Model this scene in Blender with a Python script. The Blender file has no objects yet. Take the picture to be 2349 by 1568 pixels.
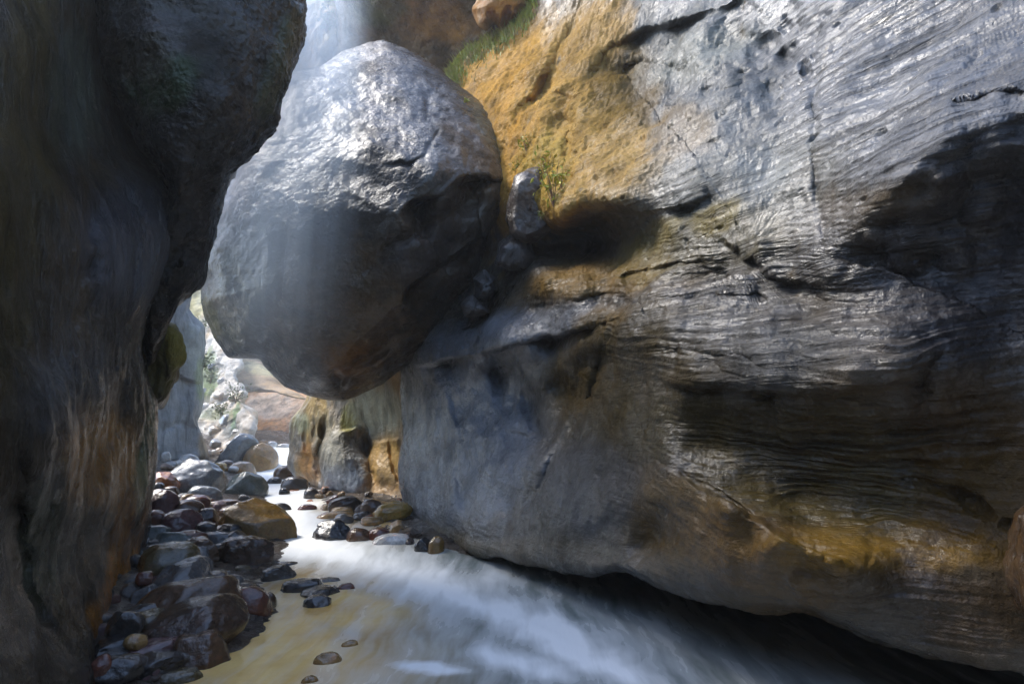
import bpy, bmesh, math, random
import numpy as np
from mathutils import Vector, Matrix

S = bpy.context.scene
COL = S.collection

# ------------------------------------------------------------------ camera
CAM_Z = 1.5
PITCH = math.radians(8.84)
cam_d = bpy.data.cameras.new("camera")
cam_d.sensor_width = 36.0
cam_d.lens = 20.0
cam_d.clip_start = 0.05
cam_d.clip_end = 500.0
cam = bpy.data.objects.new("camera", cam_d)
cam.location = (0, 0, CAM_Z)
cam.rotation_euler = (math.pi / 2 + PITCH, 0, 0)
COL.objects.link(cam)
S.camera = cam

# ------------------------------------------------------------------ light
SUN_DIR = Vector((-0.565, 0.205, 0.80)).normalized()      # towards the sun
SUN_EL = math.asin(SUN_DIR.z)
world = bpy.data.worlds.new("World")
S.world = world
world.use_nodes = True
wn, wl = world.node_tree.nodes, world.node_tree.links
wn.clear()
w_out = wn.new("ShaderNodeOutputWorld")
w_bg = wn.new("ShaderNodeBackground")
w_sky = wn.new("ShaderNodeTexSky")
w_sky.sky_type = 'NISHITA'
w_sky.sun_disc = False
w_sky.sun_elevation = SUN_EL
w_sky.sun_rotation = math.atan2(SUN_DIR.x, SUN_DIR.y)
w_sky.air_density = 1.0
w_sky.dust_density = 1.2
w_sky.ozone_density = 1.6
w_bg.inputs["Strength"].default_value = 0.15
wl.new(w_sky.outputs[0], w_bg.inputs[0])
wl.new(w_bg.outputs[0], w_out.inputs[0])

sun_d = bpy.data.lights.new("sun", 'SUN')
sun_d.energy = 1.5
sun_d.angle = math.radians(16)
sun_d.color = (1.0, 0.95, 0.87)
sun = bpy.data.objects.new("sun", sun_d)
sun.location = (0, 0, 40)
sun.rotation_euler = SUN_DIR.to_track_quat('Z', 'Y').to_euler()
COL.objects.link(sun)

S.view_settings.view_transform = 'Standard'
S.view_settings.look = 'None'
S.view_settings.exposure = 1.75
S.view_settings.gamma = 1.0
S.view_settings.use_curve_mapping = False
S.render.engine = 'CYCLES'
cy = S.cycles
cy.max_bounces = 7
cy.diffuse_bounces = 4
cy.glossy_bounces = 3
cy.transmission_bounces = 3
cy.volume_bounces = 1
cy.transparent_max_bounces = 6
cy.use_denoising = True
cy.sample_clamp_indirect = 6.0
cy.caustics_reflective = False
cy.caustics_refractive = False
cy.volume_step_rate = 2.0
cy.volume_max_steps = 128

# ------------------------------------------------------------------ helpers
# The layout is noted in plan units (2349 x 1568 across the view); every point also has its own distance.
F = 1305.0
CX, CY = 1174.5, 784.0
cP, sP = math.cos(PITCH), math.sin(PITCH)


def rays(px, py):
    """direction per unit of distance along the view axis (world axes)"""
    a = (np.asarray(px, float) - CX) / F
    b = (CY - np.asarray(py, float)) / F
    return np.stack([a, cP - b * sP, sP + b * cP], -1)


def pt(px, py, d):
    r = rays(px, py)
    return np.array([0, 0, CAM_Z]) + r * np.asarray(d, float)[..., None]


def project(P):
    P = np.asarray(P, float) - np.array([0, 0, CAM_Z])
    d = P[..., 1] * cP + P[..., 2] * sP
    u = -P[..., 1] * sP + P[..., 2] * cP
    return CX + F * P[..., 0] / d, CY - F * u / d, d


_rng = np.random.RandomState(7)
_perm = _rng.permutation(256)
_perm = np.concatenate([_perm, _perm, _perm])
_g = _rng.normal(size=(256, 3))
_g /= np.linalg.norm(_g, axis=1)[:, None]


def perlin(P):
    P = np.asarray(P, float)
    i = np.floor(P).astype(int)
    f = P - i
    i &= 255
    u = f * f * f * (f * (f * 6 - 15) + 10)
    out = 0
    for dx in (0, 1):
        wx = u[:, 0] if dx else 1 - u[:, 0]
        for dy in (0, 1):
            wy = u[:, 1] if dy else 1 - u[:, 1]
            for dz in (0, 1):
                wz = u[:, 2] if dz else 1 - u[:, 2]
                h = _perm[_perm[_perm[i[:, 0] + dx] + i[:, 1] + dy] + i[:, 2] + dz]
                g = _g[h]
                out = out + wx * wy * wz * (g[:, 0] * (f[:, 0] - dx) + g[:, 1] * (f[:, 1] - dy) + g[:, 2] * (f[:, 2] - dz))
    return out * 1.5


def fbm(P, octv=4, gain=0.5, lac=2.03, ridge=False):
    a, s, tot = 1.0, 0, 0
    Q = np.array(P, float)
    for k in range(octv):
        n = perlin(Q + 17.3 * k)
        if ridge:
            n = 1 - 2 * np.abs(n)
        s = s + a * n
        tot += a
        a *= gain
        Q = Q * lac
    return s / tot


def sstep(a, b, x):
    t = np.clip((x - a) / (b - a), 0, 1)
    return t * t * (3 - 2 * t)


class RBF:
    def __init__(self, pts, lam=1e-3):
        p = np.array(pts, float)
        self.c = p[:, :2] / 1000
        n = len(p)
        d = np.linalg.norm(self.c[:, None] - self.c[None], axis=2)
        K = np.where(d > 0, d * d * np.log(d + 1e-12), 0) + lam * np.eye(n)
        Q = np.hstack([np.ones((n, 1)), self.c])
        A = np.zeros((n + 3, n + 3))
        A[:n, :n] = K
        A[:n, n:] = Q
        A[n:, :n] = Q.T
        b = np.zeros(n + 3)
        b[:n] = p[:, 2]
        s = np.linalg.solve(A, b)
        self.w, self.a = s[:n], s[n:]
        self.lo, self.hi = p[:, 2].min(), p[:, 2].max()

    def __call__(self, x, y):
        x = np.asarray(x, float) / 1000
        y = np.asarray(y, float) / 1000
        out = self.a[0] + self.a[1] * x + self.a[2] * y
        for (cx, cy_), w in zip(self.c, self.w):
            r2 = (x - cx) ** 2 + (y - cy_) ** 2
            out = out + w * 0.5 * r2 * np.log(r2 + 1e-12)
        m = 0.25 * (self.hi - self.lo)
        return np.clip(out, self.lo - m, self.hi + m)


class Facets:
    """flat faces between noted corners, so that a broken rock keeps its planes and arrises"""

    def __init__(self, pts, edges):
        from mathutils.geometry import delaunay_2d_cdt
        v, e, f, *_ = delaunay_2d_cdt([Vector((a / 1000, b / 1000)) for a, b, _ in pts], edges, [], 0, 1e-6)
        self.v = np.array([(q.x * 1000, q.y * 1000) for q in v])
        P = np.array(pts, float)
        self.z = np.array([P[np.argmin(np.hypot(P[:, 0] - a, P[:, 1] - b)), 2] for a, b in self.v])
        self.f = [t for t in f if len(t) == 3]

    def __call__(self, x, y):
        out = np.full(x.shape, self.z.mean())
        for t in self.f:
            a, b, c = self.v[list(t)]
            det = (b[1] - c[1]) * (a[0] - c[0]) + (c[0] - b[0]) * (a[1] - c[1])
            if abs(det) < 1e-6:
                continue
            w0 = ((b[1] - c[1]) * (x - c[0]) + (c[0] - b[0]) * (y - c[1])) / det
            w1 = ((c[1] - a[1]) * (x - c[0]) + (a[0] - c[0]) * (y - c[1])) / det
            w2 = 1 - w0 - w1
            m = (w0 >= -1e-4) & (w1 >= -1e-4) & (w2 >= -1e-4)
            out = np.where(m, w0 * self.z[t[0]] + w1 * self.z[t[1]] + w2 * self.z[t[2]], out)
        return out


def seg_dist(x, y, pts):
    """distance to a polyline, and the sign (positive below / to the right of it)"""
    best = np.full(x.shape, 1e9)
    sg = np.zeros(x.shape)
    tt = np.zeros(x.shape)
    n = len(pts) - 1
    for k in range(n):
        ax, ay = pts[k]
        bx, by = pts[k + 1]
        vx, vy = bx - ax, by - ay
        L = vx * vx + vy * vy
        t = np.clip(((x - ax) * vx + (y - ay) * vy) / L, 0, 1)
        dx, dy = x - ax - t * vx, y - ay - t * vy
        d = np.hypot(dx, dy)
        m = d < best
        best = np.where(m, d, best)
        sg = np.where(m, np.sign(vx * dy - vy * dx), sg)
        tt = np.where(m, (k + t) / n, tt)
    return best, sg, tt


def jit(x, y, k=9.0):
    """natural lines wander: shift the notes a little"""
    q = np.stack([x.ravel() / 60, y.ravel() / 60, 0 * x.ravel()], 1)
    q2 = q * 3.1 + 7
    jx = k * (perlin(q + 3) + .45 * perlin(q2)).reshape(x.shape)
    jy = k * (perlin(q + 31) + .45 * perlin(q2 + 19)).reshape(x.shape)
    am = np.clip(.75 + .9 * perlin(q * .8 + 57), .15, 1.5).reshape(x.shape)
    return x + jx, y + jy, am


def groove(x, y, pts, width, depth):
    d, _, t = seg_dist(x, y, pts)
    return -depth * np.exp(-(d / width) ** 2) * np.sqrt(np.clip(4 * t * (1 - t), 0.05, 1))


def ledge(x, y, pts, amp, sharp, fade):
    """rock below the line is cut back by amp just under it and comes out again further down"""
    d, s, t = seg_dist(x, y, pts)
    e = np.clip(6 * np.minimum(t, 1 - t), 0, 1)
    sd = d * s
    return -amp * e * sstep(-sharp * 0.3, sharp, sd) * np.exp(-np.clip(sd, 0, None) / fade)


def blob(x, y, cx, cy_, rx, ry, ang=0.0):
    c, s = math.cos(math.radians(ang)), math.sin(math.radians(ang))
    u = ((x - cx) * c + (y - cy_) * s) / rx
    v = (-(x - cx) * s + (y - cy_) * c) / ry
    return np.exp(-(u * u + v * v))


def link(name, me, mat=None, parent=None):
    o = bpy.data.objects.new(name, me)
    COL.objects.link(o)
    if mat is not None and me is not None and len(me.materials) == 0:
        me.materials.append(mat)
    if parent is not None:
        o.parent = parent
    return o


def tag(o, label=None, cat=None, group=None, kind=None):
    if label:
        o["label"] = label
    if cat:
        o["category"] = cat
    if group:
        o["group"] = group
    if kind:
        o["kind"] = kind
    return o


def mesh_np(name, V, faces, tint=None, smooth=True):
    """faces: (n,4) or (n,3) int array"""
    V = np.ascontiguousarray(V, np.float32)
    faces = np.ascontiguousarray(faces, np.int32)
    me = bpy.data.meshes.new(name)
    k = faces.shape[1]
    me.vertices.add(len(V))
    me.vertices.foreach_set("co", V.ravel())
    me.loops.add(faces.size)
    me.loops.foreach_set("vertex_index", faces.ravel())
    me.polygons.add(len(faces))
    me.polygons.foreach_set("loop_start", np.arange(0, faces.size, k, dtype=np.int32))
    me.polygons.foreach_set("loop_total", np.full(len(faces), k, np.int32))
    me.update(calc_edges=True)
    me.polygons.foreach_set("use_smooth", np.full(len(faces), smooth, bool))
    if tint is not None:
        a = me.attributes.new("tint", 'FLOAT_COLOR', 'POINT')
        a.data.foreach_set("color", np.ascontiguousarray(np.hstack([tint, np.ones((len(tint), 1))]), np.float32).ravel())
    me.validate()
    return me


def grid_faces(nu, nv, wrap_u=False):
    i = np.arange(nu if wrap_u else nu - 1)
    j = np.arange(nv - 1)
    I, J = np.meshgrid(i, j, indexing='ij')
    I2 = (I + 1) % nu
    return np.stack([I * nv + J, I2 * nv + J, I2 * nv + J + 1, I * nv + J + 1], -1).reshape(-1, 4)


# ------------------------------------------------------------------ materials
class NT:
    def __init__(self, name):
        self.m = bpy.data.materials.new(name)
        self.m.use_nodes = True
        self.n, self.l = self.m.node_tree.nodes, self.m.node_tree.links
        self.n.clear()
        self.out = self.n.new("ShaderNodeOutputMaterial")

    def add(self, t, **kw):
        nd = self.n.new(t)
        for k, v in kw.items():
            setattr(nd, k, v)
        return nd

    def val(self, sock, v):
        if hasattr(v, "is_output") or isinstance(v, bpy.types.NodeSocket):
            self.l.new(v, sock)
        else:
            sock.default_value = v

    def mapping(self, vec, scale=(1, 1, 1), rot=(0, 0, 0)):
        m = self.add("ShaderNodeMapping")
        self.val(m.inputs["Vector"], vec)
        m.inputs["Scale"].default_value = scale
        m.inputs["Rotation"].default_value = rot
        return m.outputs[0]

    def noise(self, vec, scale, detail=4, rough=0.55, dist=0.0):
        nd = self.add("ShaderNodeTexNoise")
        self.val(nd.inputs["Vector"], vec)
        nd.inputs["Scale"].default_value = scale
        nd.inputs["Detail"].default_value = detail
        nd.inputs["Roughness"].default_value = rough
        nd.inputs["Distortion"].default_value = dist
        return nd.outputs["Fac"]

    def voro(self, vec, scale, feature='F1', out="Distance"):
        nd = self.add("ShaderNodeTexVoronoi", feature=feature)
        self.val(nd.inputs["Vector"], vec)
        nd.inputs["Scale"].default_value = scale
        return nd.outputs[out]

    def rng(self, v, a, b, c, d):
        nd = self.add("ShaderNodeMapRange")
        self.val(nd.inputs[0], v)
        for k, x in zip((1, 2, 3, 4), (a, b, c, d)):
            nd.inputs[k].default_value = x
        return nd.outputs[0]

    def math(self, op, a, b=0.0):
        nd = self.add("ShaderNodeMath", operation=op)
        self.val(nd.inputs[0], a)
        self.val(nd.inputs[1], b)
        return nd.outputs[0]

    def mix(self, f, a, b, blend='MIX'):
        nd = self.add("ShaderNodeMix", data_type='RGBA', blend_type=blend)
        self.val(nd.inputs[0], f)
        self.val(nd.inputs[6], a)
        self.val(nd.inputs[7], b)
        return nd.outputs[2]

    def bump(self, h, strength, dist, normal=None):
        nd = self.add("ShaderNodeBump")
        nd.inputs["Strength"].default_value = strength
        nd.inputs["Distance"].default_value = dist
        self.val(nd.inputs["Height"], h)
        if normal is not None:
            self.val(nd.inputs["Normal"], normal)
        return nd.outputs[0]

    def principled(self, **kw):
        p = self.add("ShaderNodeBsdfPrincipled")
        for k, v in kw.items():
            self.val(p.inputs[k.replace("_", " ")], v)
        self.l.new(p.outputs[0], self.out.inputs["Surface"])
        return p


def rock_material(name, strata_rot=(0, 0, 0), strata_scale=(1.2, 1.2, 12), strata=0.5, fine=0.5, pits=0.3,
                  rough=(0.25, 0.55), var=(0.6, 1.35), grain=26.0, spec=0.5, coat=1.0, patchy=0.75):
    t = NT(name)
    pos = t.add("ShaderNodeNewGeometry").outputs["Position"]
    attn = t.add("ShaderNodeAttribute", attribute_name="tint")
    att = attn.outputs["Color"]
    band = attn.outputs["Alpha"]
    warp = t.noise(pos, 0.9, 3)
    wv = t.add("ShaderNodeVectorMath", operation='SCALE')
    t.val(wv.inputs[0], t.add("ShaderNodeCombineXYZ").outputs[0])
    comb = wv.inputs[0].links[0].from_node
    t.val(comb.inputs[2], warp)
    t.val(comb.inputs[0], warp)
    wv.inputs["Scale"].default_value = 0.10
    ad = t.add("ShaderNodeVectorMath", operation='ADD')
    t.val(ad.inputs[0], pos)
    t.val(ad.inputs[1], wv.outputs[0])
    sv = t.mapping(ad.outputs[0], strata_scale, strata_rot)
    n_raw = t.noise(sv, 1.0, 5, 0.58, 0.2)
    n_str = t.math('SUBTRACT', t.math('ADD', n_raw, 0.15), t.math('MULTIPLY', t.math('ABSOLUTE', t.math('SUBTRACT', n_raw, 0.5)), 0.9))
    n_big = t.noise(pos, 1.7, 5, 0.6)
    n_mid = t.noise(pos, 7.0, 6, 0.65)
    n_fine = t.noise(pos, grain, 5, 0.65)
    vor = t.voro(ad.outputs[0], 9.0)
    pit = t.rng(vor, 0.0, 0.35, 0.0, 1.0)
    v1 = t.rng(n_big, 0.3, 0.7, var[0], var[1])
    v2 = t.math('ADD', 1.0, t.math('MULTIPLY', band, t.rng(n_str, 0.3, 0.7, -0.3, 0.3)))
    v3 = t.rng(n_fine, 0.3, 0.7, 0.82, 1.18)
    c = t.mix(1.0, att, t.math('MULTIPLY', t.math('MULTIPLY', v1, v2), v3), 'MULTIPLY')
    rg = t.rng(t.math('ADD', t.math('MULTIPLY', n_mid, 0.6), t.math('MULTIPLY', n_big, 0.4)), 0.38, 0.62, rough[0], rough[1])
    b1 = t.bump(n_str, strata, 0.10)
    t.val(b1.node.inputs["Strength"], t.math('MULTIPLY', band, strata))
    b2 = t.bump(n_mid, 0.6 * fine, 0.08, b1)
    b3 = t.bump(pit, pits, 0.03, b2)
    b4 = t.bump(n_fine, fine, 0.032, b3)
    dry = t.add("ShaderNodeAttribute", attribute_name="dry").outputs["Fac"]
    rg = t.math('ADD', rg, t.math('MULTIPLY', dry, 0.38))
    p = t.principled(Base_Color=c, Roughness=rg, Normal=b4)
    patch = t.rng(t.noise(pos, 1.3, 5, .65), 0.46, 0.60, 0.0, patchy)
    wet = t.math('MULTIPLY', t.math('SUBTRACT', 1.0, t.math('MULTIPLY', dry, 0.92)), t.math('SUBTRACT', 1.0, patch))
    t.val(p.inputs["Specular IOR Level"], t.math('MULTIPLY', spec * 0.35, wet))
    # the film of water over the stone is smoother than the stone
    t.val(p.inputs["Coat Weight"], t.math('MULTIPLY', wet, coat))
    t.val(p.inputs["Coat Roughness"], t.rng(n_mid, 0.38, 0.62, rough[0] * .8, rough[0] * .8 + .14))
    cb = t.bump(n_mid, 0.45 * fine, 0.07, b1)
    cb = t.bump(t.noise(pos, grain * .8, 3, 0.5), 0.35, 0.022, cb)
    t.val(p.inputs["Coat Normal"], cb)
    return t.m


M_RWALL = rock_material("banded_wet_rock", (math.radians(5), math.radians(4), 0), (0.9, 0.9, 21.0), 1.0, 0.75, 0.3, (0.21, 0.44), spec=.6, coat=.7)
M_LWALL = rock_material("water_streaked_rock", (0, math.radians(8), 0), (9.0, 9.0, 0.9), 0.9, 1.0, 0.3, (0.15, 0.38), spec=.75, grain=42.0, var=(.5, 1.5))
M_BULGE = rock_material("rough_dark_rock", (0.5, 0.3, 0), (3, 3, 6), 0.5, 0.9, 0.3, (0.18, 0.45), spec=.5, coat=.55)
M_CHOCK = rock_material("pitted_wet_rock", (0.4, 0.6, 0), (2.5, 2.5, 5), 0.25, 0.7, 0.3, (0.18, 0.46), spec=.5, coat=.6)
M_BUTT = rock_material("fluted_rock", (0, 0, 0), (5, 5, 0.7), 0.6, 0.5, 0.1, (0.35, 0.6), coat=0.4)
M_FAR = rock_material("dry_pale_rock", (0.3, 0.2, 0), (1, 1, 4), 0.7, 0.7, 0.2, (0.5, 0.8), coat=0.15)


def stone_material():
    t = NT("wet_stone")
    oi = t.add("ShaderNodeObjectInfo")
    tc = t.add("ShaderNodeTexCoord").outputs["Object"]
    off = t.add("ShaderNodeVectorMath", operation='ADD')
    t.val(off.inputs[0], tc)
    cx = t.add("ShaderNodeCombineXYZ")
    t.val(cx.inputs[0], t.math('MULTIPLY', oi.outputs["Random"], 37.0))
    t.val(cx.inputs[1], t.math('MULTIPLY', oi.outputs["Random"], 91.0))
    t.val(off.inputs[1], cx.outputs[0])
    v = off.outputs[0]
    n1 = t.noise(v, 5.0, 4, 0.6)
    n2 = t.noise(v, 38.0, 4, 0.7)
    n3 = t.noise(v, 14.0, 5, 0.6)
    c = t.mix(1.0, oi.outputs["Color"], t.math('MULTIPLY', t.rng(n1, 0.3, 0.7, 0.65, 1.35), t.rng(n2, 0.3, 0.7, 0.7, 1.3)), 'MULTIPLY')
    rust = t.rng(n3, 0.55, 0.75, 0.0, 0.55)
    c = t.mix(rust, c, t.mix(1.0, c, (1.9, 1.15, 0.8, 1), 'MULTIPLY'))
    rg = t.rng(n1, 0.35, 0.65, 0.09, 0.28)
    b = t.bump(n3, 0.45, 0.03)
    cb = t.bump(t.noise(v, 24.0, 3, 0.5), 0.30, 0.014, b)
    b = t.bump(n2, 0.5, 0.014, b)
    p = t.principled(Base_Color=c, Roughness=rg, Normal=b)
    p.inputs["Specular IOR Level"].default_value = 0.3
    p.inputs["Coat Weight"].default_value = 1.0
    p.inputs["Coat Roughness"].default_value = 0.07
    t.val(p.inputs["Coat Normal"], cb)
    return t.m


M_STONE = stone_material()


def leaf_material(name, c1, c2, dead=None):
    t = NT(name)
    pos = t.add("ShaderNodeNewGeometry").outputs["Position"]
    c = t.mix(t.rng(t.noise(pos, 9.0, 3), 0.35, 0.65, 0, 1), (*c1, 1), (*c2, 1))
    if dead is not None:
        c = t.mix(t.rng(t.noise(pos, 3.7, 4, .7), 0.48, 0.66, 0, 1), c, (*dead, 1))
    p = t.principled(Base_Color=c, Roughness=0.5)
    p.inputs["Transmission Weight"].default_value = 0.0
    p.inputs["Subsurface Weight"].default_value = 0.15
    p.inputs["Subsurface Radius"].default_value = (0.02, 0.03, 0.01)
    return t.m


M_GRASS = leaf_material("grass_blades", (0.16, 0.22, 0.03), (0.36, 0.36, 0.05), (0.28, 0.21, 0.09))
M_LEAFY = leaf_material("yellow_green_leaves", (0.52, 0.44, 0.04), (0.24, 0.30, 0.04))
M_BUSH = leaf_material("bush_leaves", (0.10, 0.15, 0.03), (0.20, 0.22, 0.06))
M_DEAD = leaf_material("fallen_leaf", (0.45, 0.18, 0.04), (0.55, 0.27, 0.08))


# ------------------------------------------------------------------ rock masses
def outline_radius(pts, c, n, smooth=5):
    p = np.array(pts, float)
    q = np.vstack([p, p[:1]])
    seg = np.linalg.norm(np.diff(q, axis=0), axis=1)
    s = np.concatenate([[0], np.cumsum(seg)])
    ss = np.linspace(0, s[-1], 6000, endpoint=False)
    x, y = np.interp(ss, s, q[:, 0]), np.interp(ss, s, q[:, 1])
    k = np.hanning(2 * 22 + 1)
    k /= k.sum()
    def sm(v):
        return np.convolve(np.concatenate([v[-22:], v, v[:22]]), k, 'valid')
    x, y = sm(x), sm(y)
    a = np.arctan2(y - c[1], x - c[0])
    r = np.hypot(x - c[0], y - c[1])
    th = np.linspace(-math.pi, math.pi, n, endpoint=False)
    bins = ((a + math.pi) / (2 * math.pi) * n).astype(int) % n
    R = np.zeros(n)
    np.maximum.at(R, bins, r)
    ok = R > 0
    R = np.interp(np.arange(n), np.where(ok)[0], R[ok], period=n)
    kk = np.hanning(smooth + 2)[1:-1]
    kk /= kk.sum()
    h = smooth // 2
    R = np.convolve(np.concatenate([R[-h:], R, R[:h]]), kk, 'valid')
    return th, R


def rock_mass(name, outline, center, depth_fn, mat, tint_fn, nth=600, nr=240, edge=80, roll=0.6, back=2.0,
              dry_fn=None, noise_fn=None, feat_fn=None, jitter=9.0, rpow=0.85, label=None, cat=None, kind=None, nback=14):
    th, R = outline_radius(outline, center, nth)
    rho = np.linspace(0.004, 1, nr) ** rpow
    X = center[0] + rho[None] * R[:, None] * np.cos(th)[:, None]
    Y = center[1] + rho[None] * R[:, None] * np.sin(th)[:, None]
    D = depth_fn(X, Y)
    dist = (1 - rho)[None] * R[:, None]
    t = np.clip(1 - dist / edge, 0, 1)
    D = D + roll * (1 - np.sqrt(np.clip(1 - t * t, 0, 1)))
    if feat_fn is not None:
        jx, jy, am = jit(X, Y, jitter)
        D = D - feat_fn(jx, jy) * am
    rb = np.sqrt(np.clip(1 - np.linspace(0, 1, nback + 1)[1:] ** 2, 0, 1))       # 1 -> 0
    rbk = np.linspace(1, 0.02, nback + 1)[1:]
    Xb = center[0] + rbk[None] * R[:, None] * np.cos(th)[:, None]
    Yb = center[1] + rbk[None] * R[:, None] * np.sin(th)[:, None]
    prof = np.sqrt(np.clip(1 - rbk ** 3, 0, 1))[None]
    Dc = D[:, -1:].mean() + back
    Db = D[:, -1:] * (1 - prof) + np.maximum(Dc, D[:, -1:] + 0.3) * prof
    P = pt(X, Y, D)
    Pb = pt(Xb, Yb, Db)
    A = np.concatenate([P, Pb], 1)
    if noise_fn is not None:
        du = np.roll(A, -1, 0) - np.roll(A, 1, 0)
        dv = np.gradient(A, axis=1)
        N = np.cross(du, dv)
        N /= np.linalg.norm(N, axis=2)[..., None] + 1e-9
        toward = -(A - np.array([0, 0, CAM_Z]))
        sgn = np.sign((N[:, : nr // 2] * toward[:, : nr // 2]).sum(2).mean())
        N = N * sgn
        d = noise_fn(A.reshape(-1, 3)).reshape(A.shape[:2])
        fade = np.ones(A.shape[1])
        fade[:4] = (0, 0.3, 0.6, 0.9)
        fade[-4:] = (0.8, 0.5, 0.2, 0)
        A = A + N * (d * fade[None])[..., None]
    nv = A.shape[1]
    V = A.reshape(-1, 3)
    Fq = grid_faces(nth, nv, True)
    XX = np.concatenate([X, Xb], 1).ravel()
    YY = np.concatenate([Y, Yb], 1).ravel()
    col = tint_fn(XX, YY, V)
    c0 = V.shape[0]
    # closing fans
    V = np.vstack([V, A[:, 0].mean(0)[None], A[:, -1].mean(0)[None]])
    col = np.vstack([col, col[0:1], col[nv - 1:nv]])
    i = np.arange(nth)
    j = (i + 1) % nth
    fan1 = np.stack([np.full(nth, c0), j * nv, i * nv, np.full(nth, c0)], -1)
    base = A.reshape(-1, 3).min(0)
    org = np.array([V[:, 0].mean(), V[:, 1].mean(), base[2]])
    me = bpy.data.meshes.new(name)
    quads = Fq[:, ::1]
    tri1 = np.stack([np.full(nth, c0), j * nv, i * nv], -1)
    tri2 = np.stack([np.full(nth, c0 + 1), i * nv + nv - 1, j * nv + nv - 1], -1)
    Vl = (V - org).astype(np.float32)
    loops = np.concatenate([quads.ravel(), tri1.ravel(), tri2.ravel()]).astype(np.int32)
    tot = np.concatenate([np.full(len(quads), 4), np.full(2 * nth, 3)]).astype(np.int32)
    start = np.concatenate([[0], np.cumsum(tot)[:-1]]).astype(np.int32)
    me.vertices.add(len(Vl))
    me.vertices.foreach_set("co", Vl.ravel())
    me.loops.add(len(loops))
    me.loops.foreach_set("vertex_index", loops)
    me.polygons.add(len(tot))
    me.polygons.foreach_set("loop_start", start)
    me.polygons.foreach_set("loop_total", tot)
    me.update(calc_edges=True)
    me.polygons.foreach_set("use_smooth", np.ones(len(tot), bool))
    a = me.attributes.new("tint", 'FLOAT_COLOR', 'POINT')
    a.data.foreach_set("color", np.hstack([np.clip(col, 0.004, 1.0), np.ones((len(col), 4 - col.shape[1]))]).astype(np.float32).ravel())
    if dry_fn is not None:
        da = me.attributes.new("dry", 'FLOAT', 'POINT')
        dv_ = np.zeros(len(Vl), np.float32)
        dv_[:len(XX)] = np.clip(dry_fn(XX, YY), 0, 1)
        da.data.foreach_set("value", dv_)
    bm = bmesh.new()
    bm.from_mesh(me)
    bmesh.ops.recalc_face_normals(bm, faces=bm.faces)
    bm.to_mesh(me)
    bm.free()
    o = link(name, me, mat)
    o.location = org
    tag(o, label, cat, None, kind)
    return o


def tinter(base, blobs=(), var=None, seed=0.0, vscale=1.1, vstretch=(1, 1, 1)):
    """rock colour: a base, patches of other stone and of painted light or shade, and mottling"""
    def f(x, y, P):
        c = np.tile(np.array(base, float), (len(x), 1))
        if var is not None:
            m = sstep(-0.25, 0.35, fbm(P * np.array(vstretch) * vscale + seed, 4))[:, None]
            c = c * (1 - m) + np.array(var) * m
        brk = 1.5 * fbm(P * np.array([2.6, 2.6, 1.5]) + 31 + seed, 6, .62)
        for b in blobs:
            (cx, cy_, rx, ry, ang, colr, k) = b
            w = blob(x, y, cx, cy_, rx, ry, ang)
            w = np.clip(k * sstep(0.12, 0.6, w + 0.28 * brk), 0, 1)[:, None]
            c = c * (1 - w) + np.array(colr) * w
        return c
    return f

# ------------------------------------------------------------------ stream levels and banks
_wy = [-20, 6.6, 7.6, 11, 12.2, 16.5, 18.6, 40]
_wz = [0, 0, .12, .16, .28, .34, .95, 1.15]


def zw(y):
    return np.interp(y, _wy, _wz)


def hit(px, py, zf, near=1.2, far=45):
    r = rays(px, py)
    t = np.linspace(near, far, 6000)
    P = np.array([0, 0, CAM_Z]) + r[None] * t[:, None]
    g = P[:, 2] - zf(P[:, 0], P[:, 1])
    k = np.where(g <= 0)[0]
    i = k[0] if len(k) else len(t) - 1
    return P[i], t[i]


_wf = lambda x, y: zw(y)
_L = [(-150, 2600), (120, 1760), (330, 1568), (520, 1480), (590, 1400), (555, 1330), (640, 1255), (600, 1180), (585, 1120), (575, 1085), (555, 1062), (540, 1035)]
_R = [(640, 1082), (690, 1140), (770, 1180), (850, 1222), (935, 1250), (1010, 1268)]
_lp = np.array([hit(a, b, _wf)[0] for a, b in _L])
_lp = _lp[np.argsort(_lp[:, 1])]
_rp = np.array([hit(a, b, _wf)[0] for a, b in _R])
_rp = _rp[np.argsort(_rp[:, 1])]


def bank_left(x, y):
    return np.interp(y, _lp[:, 1], _lp[:, 0]) - x


def bank_right(x, y):
    xr = np.interp(y, np.concatenate([[4.5, 6.0], _rp[:, 1]]), np.concatenate([[9, 4], _rp[:, 0]]))
    return x - xr


def zg(x, y):
    dl, dr = bank_left(x, y), bank_right(x, y)
    z = zw(y) - 0.22 + 0.27 * sstep(-0.7, 0.05, dl) + 0.42 * sstep(0.0, 2.2, dl)
    z = z + 0.22 * sstep(-0.35, 0.4, dr) + 0.08 * sstep(0.2, 1.5, dr)
    return z


# ------------------------------------------------------------------ streambed
def build_bed():
    xs = np.linspace(-16, 9, 260)
    ys = np.concatenate([np.linspace(-7, 1, 20)[:-1], np.linspace(1, 12, 240), np.linspace(12.1, 44, 120)])
    X, Y = np.meshgrid(xs, ys, indexing='ij')
    P = np.stack([X.ravel(), Y.ravel(), np.zeros(X.size)], 1)
    z = zg(P[:, 0], P[:, 1]) + 0.035 * fbm(P * 5, 3) + 0.03 * fbm(P * 14 + 3, 2)
    P[:, 2] = z
    m = sstep(-0.2, 0.3, fbm(P * 1.5, 3))[:, None]
    col = np.array([.05, .04, .032]) * (1 - m) + np.array([.09, .065, .045]) * m
    me = mesh_np("streambed", P, grid_faces(len(xs), len(ys)), col)
    o = link("streambed", me, rock_material("gravel_bed", (0, 0, 0), (14, 14, 14), 0.8, 0.8, 0.6, (0.2, 0.45)))
    tag(o, "dark gravelly bed under the stream and the stony banks", "streambed", None, "structure")


build_bed()


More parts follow.
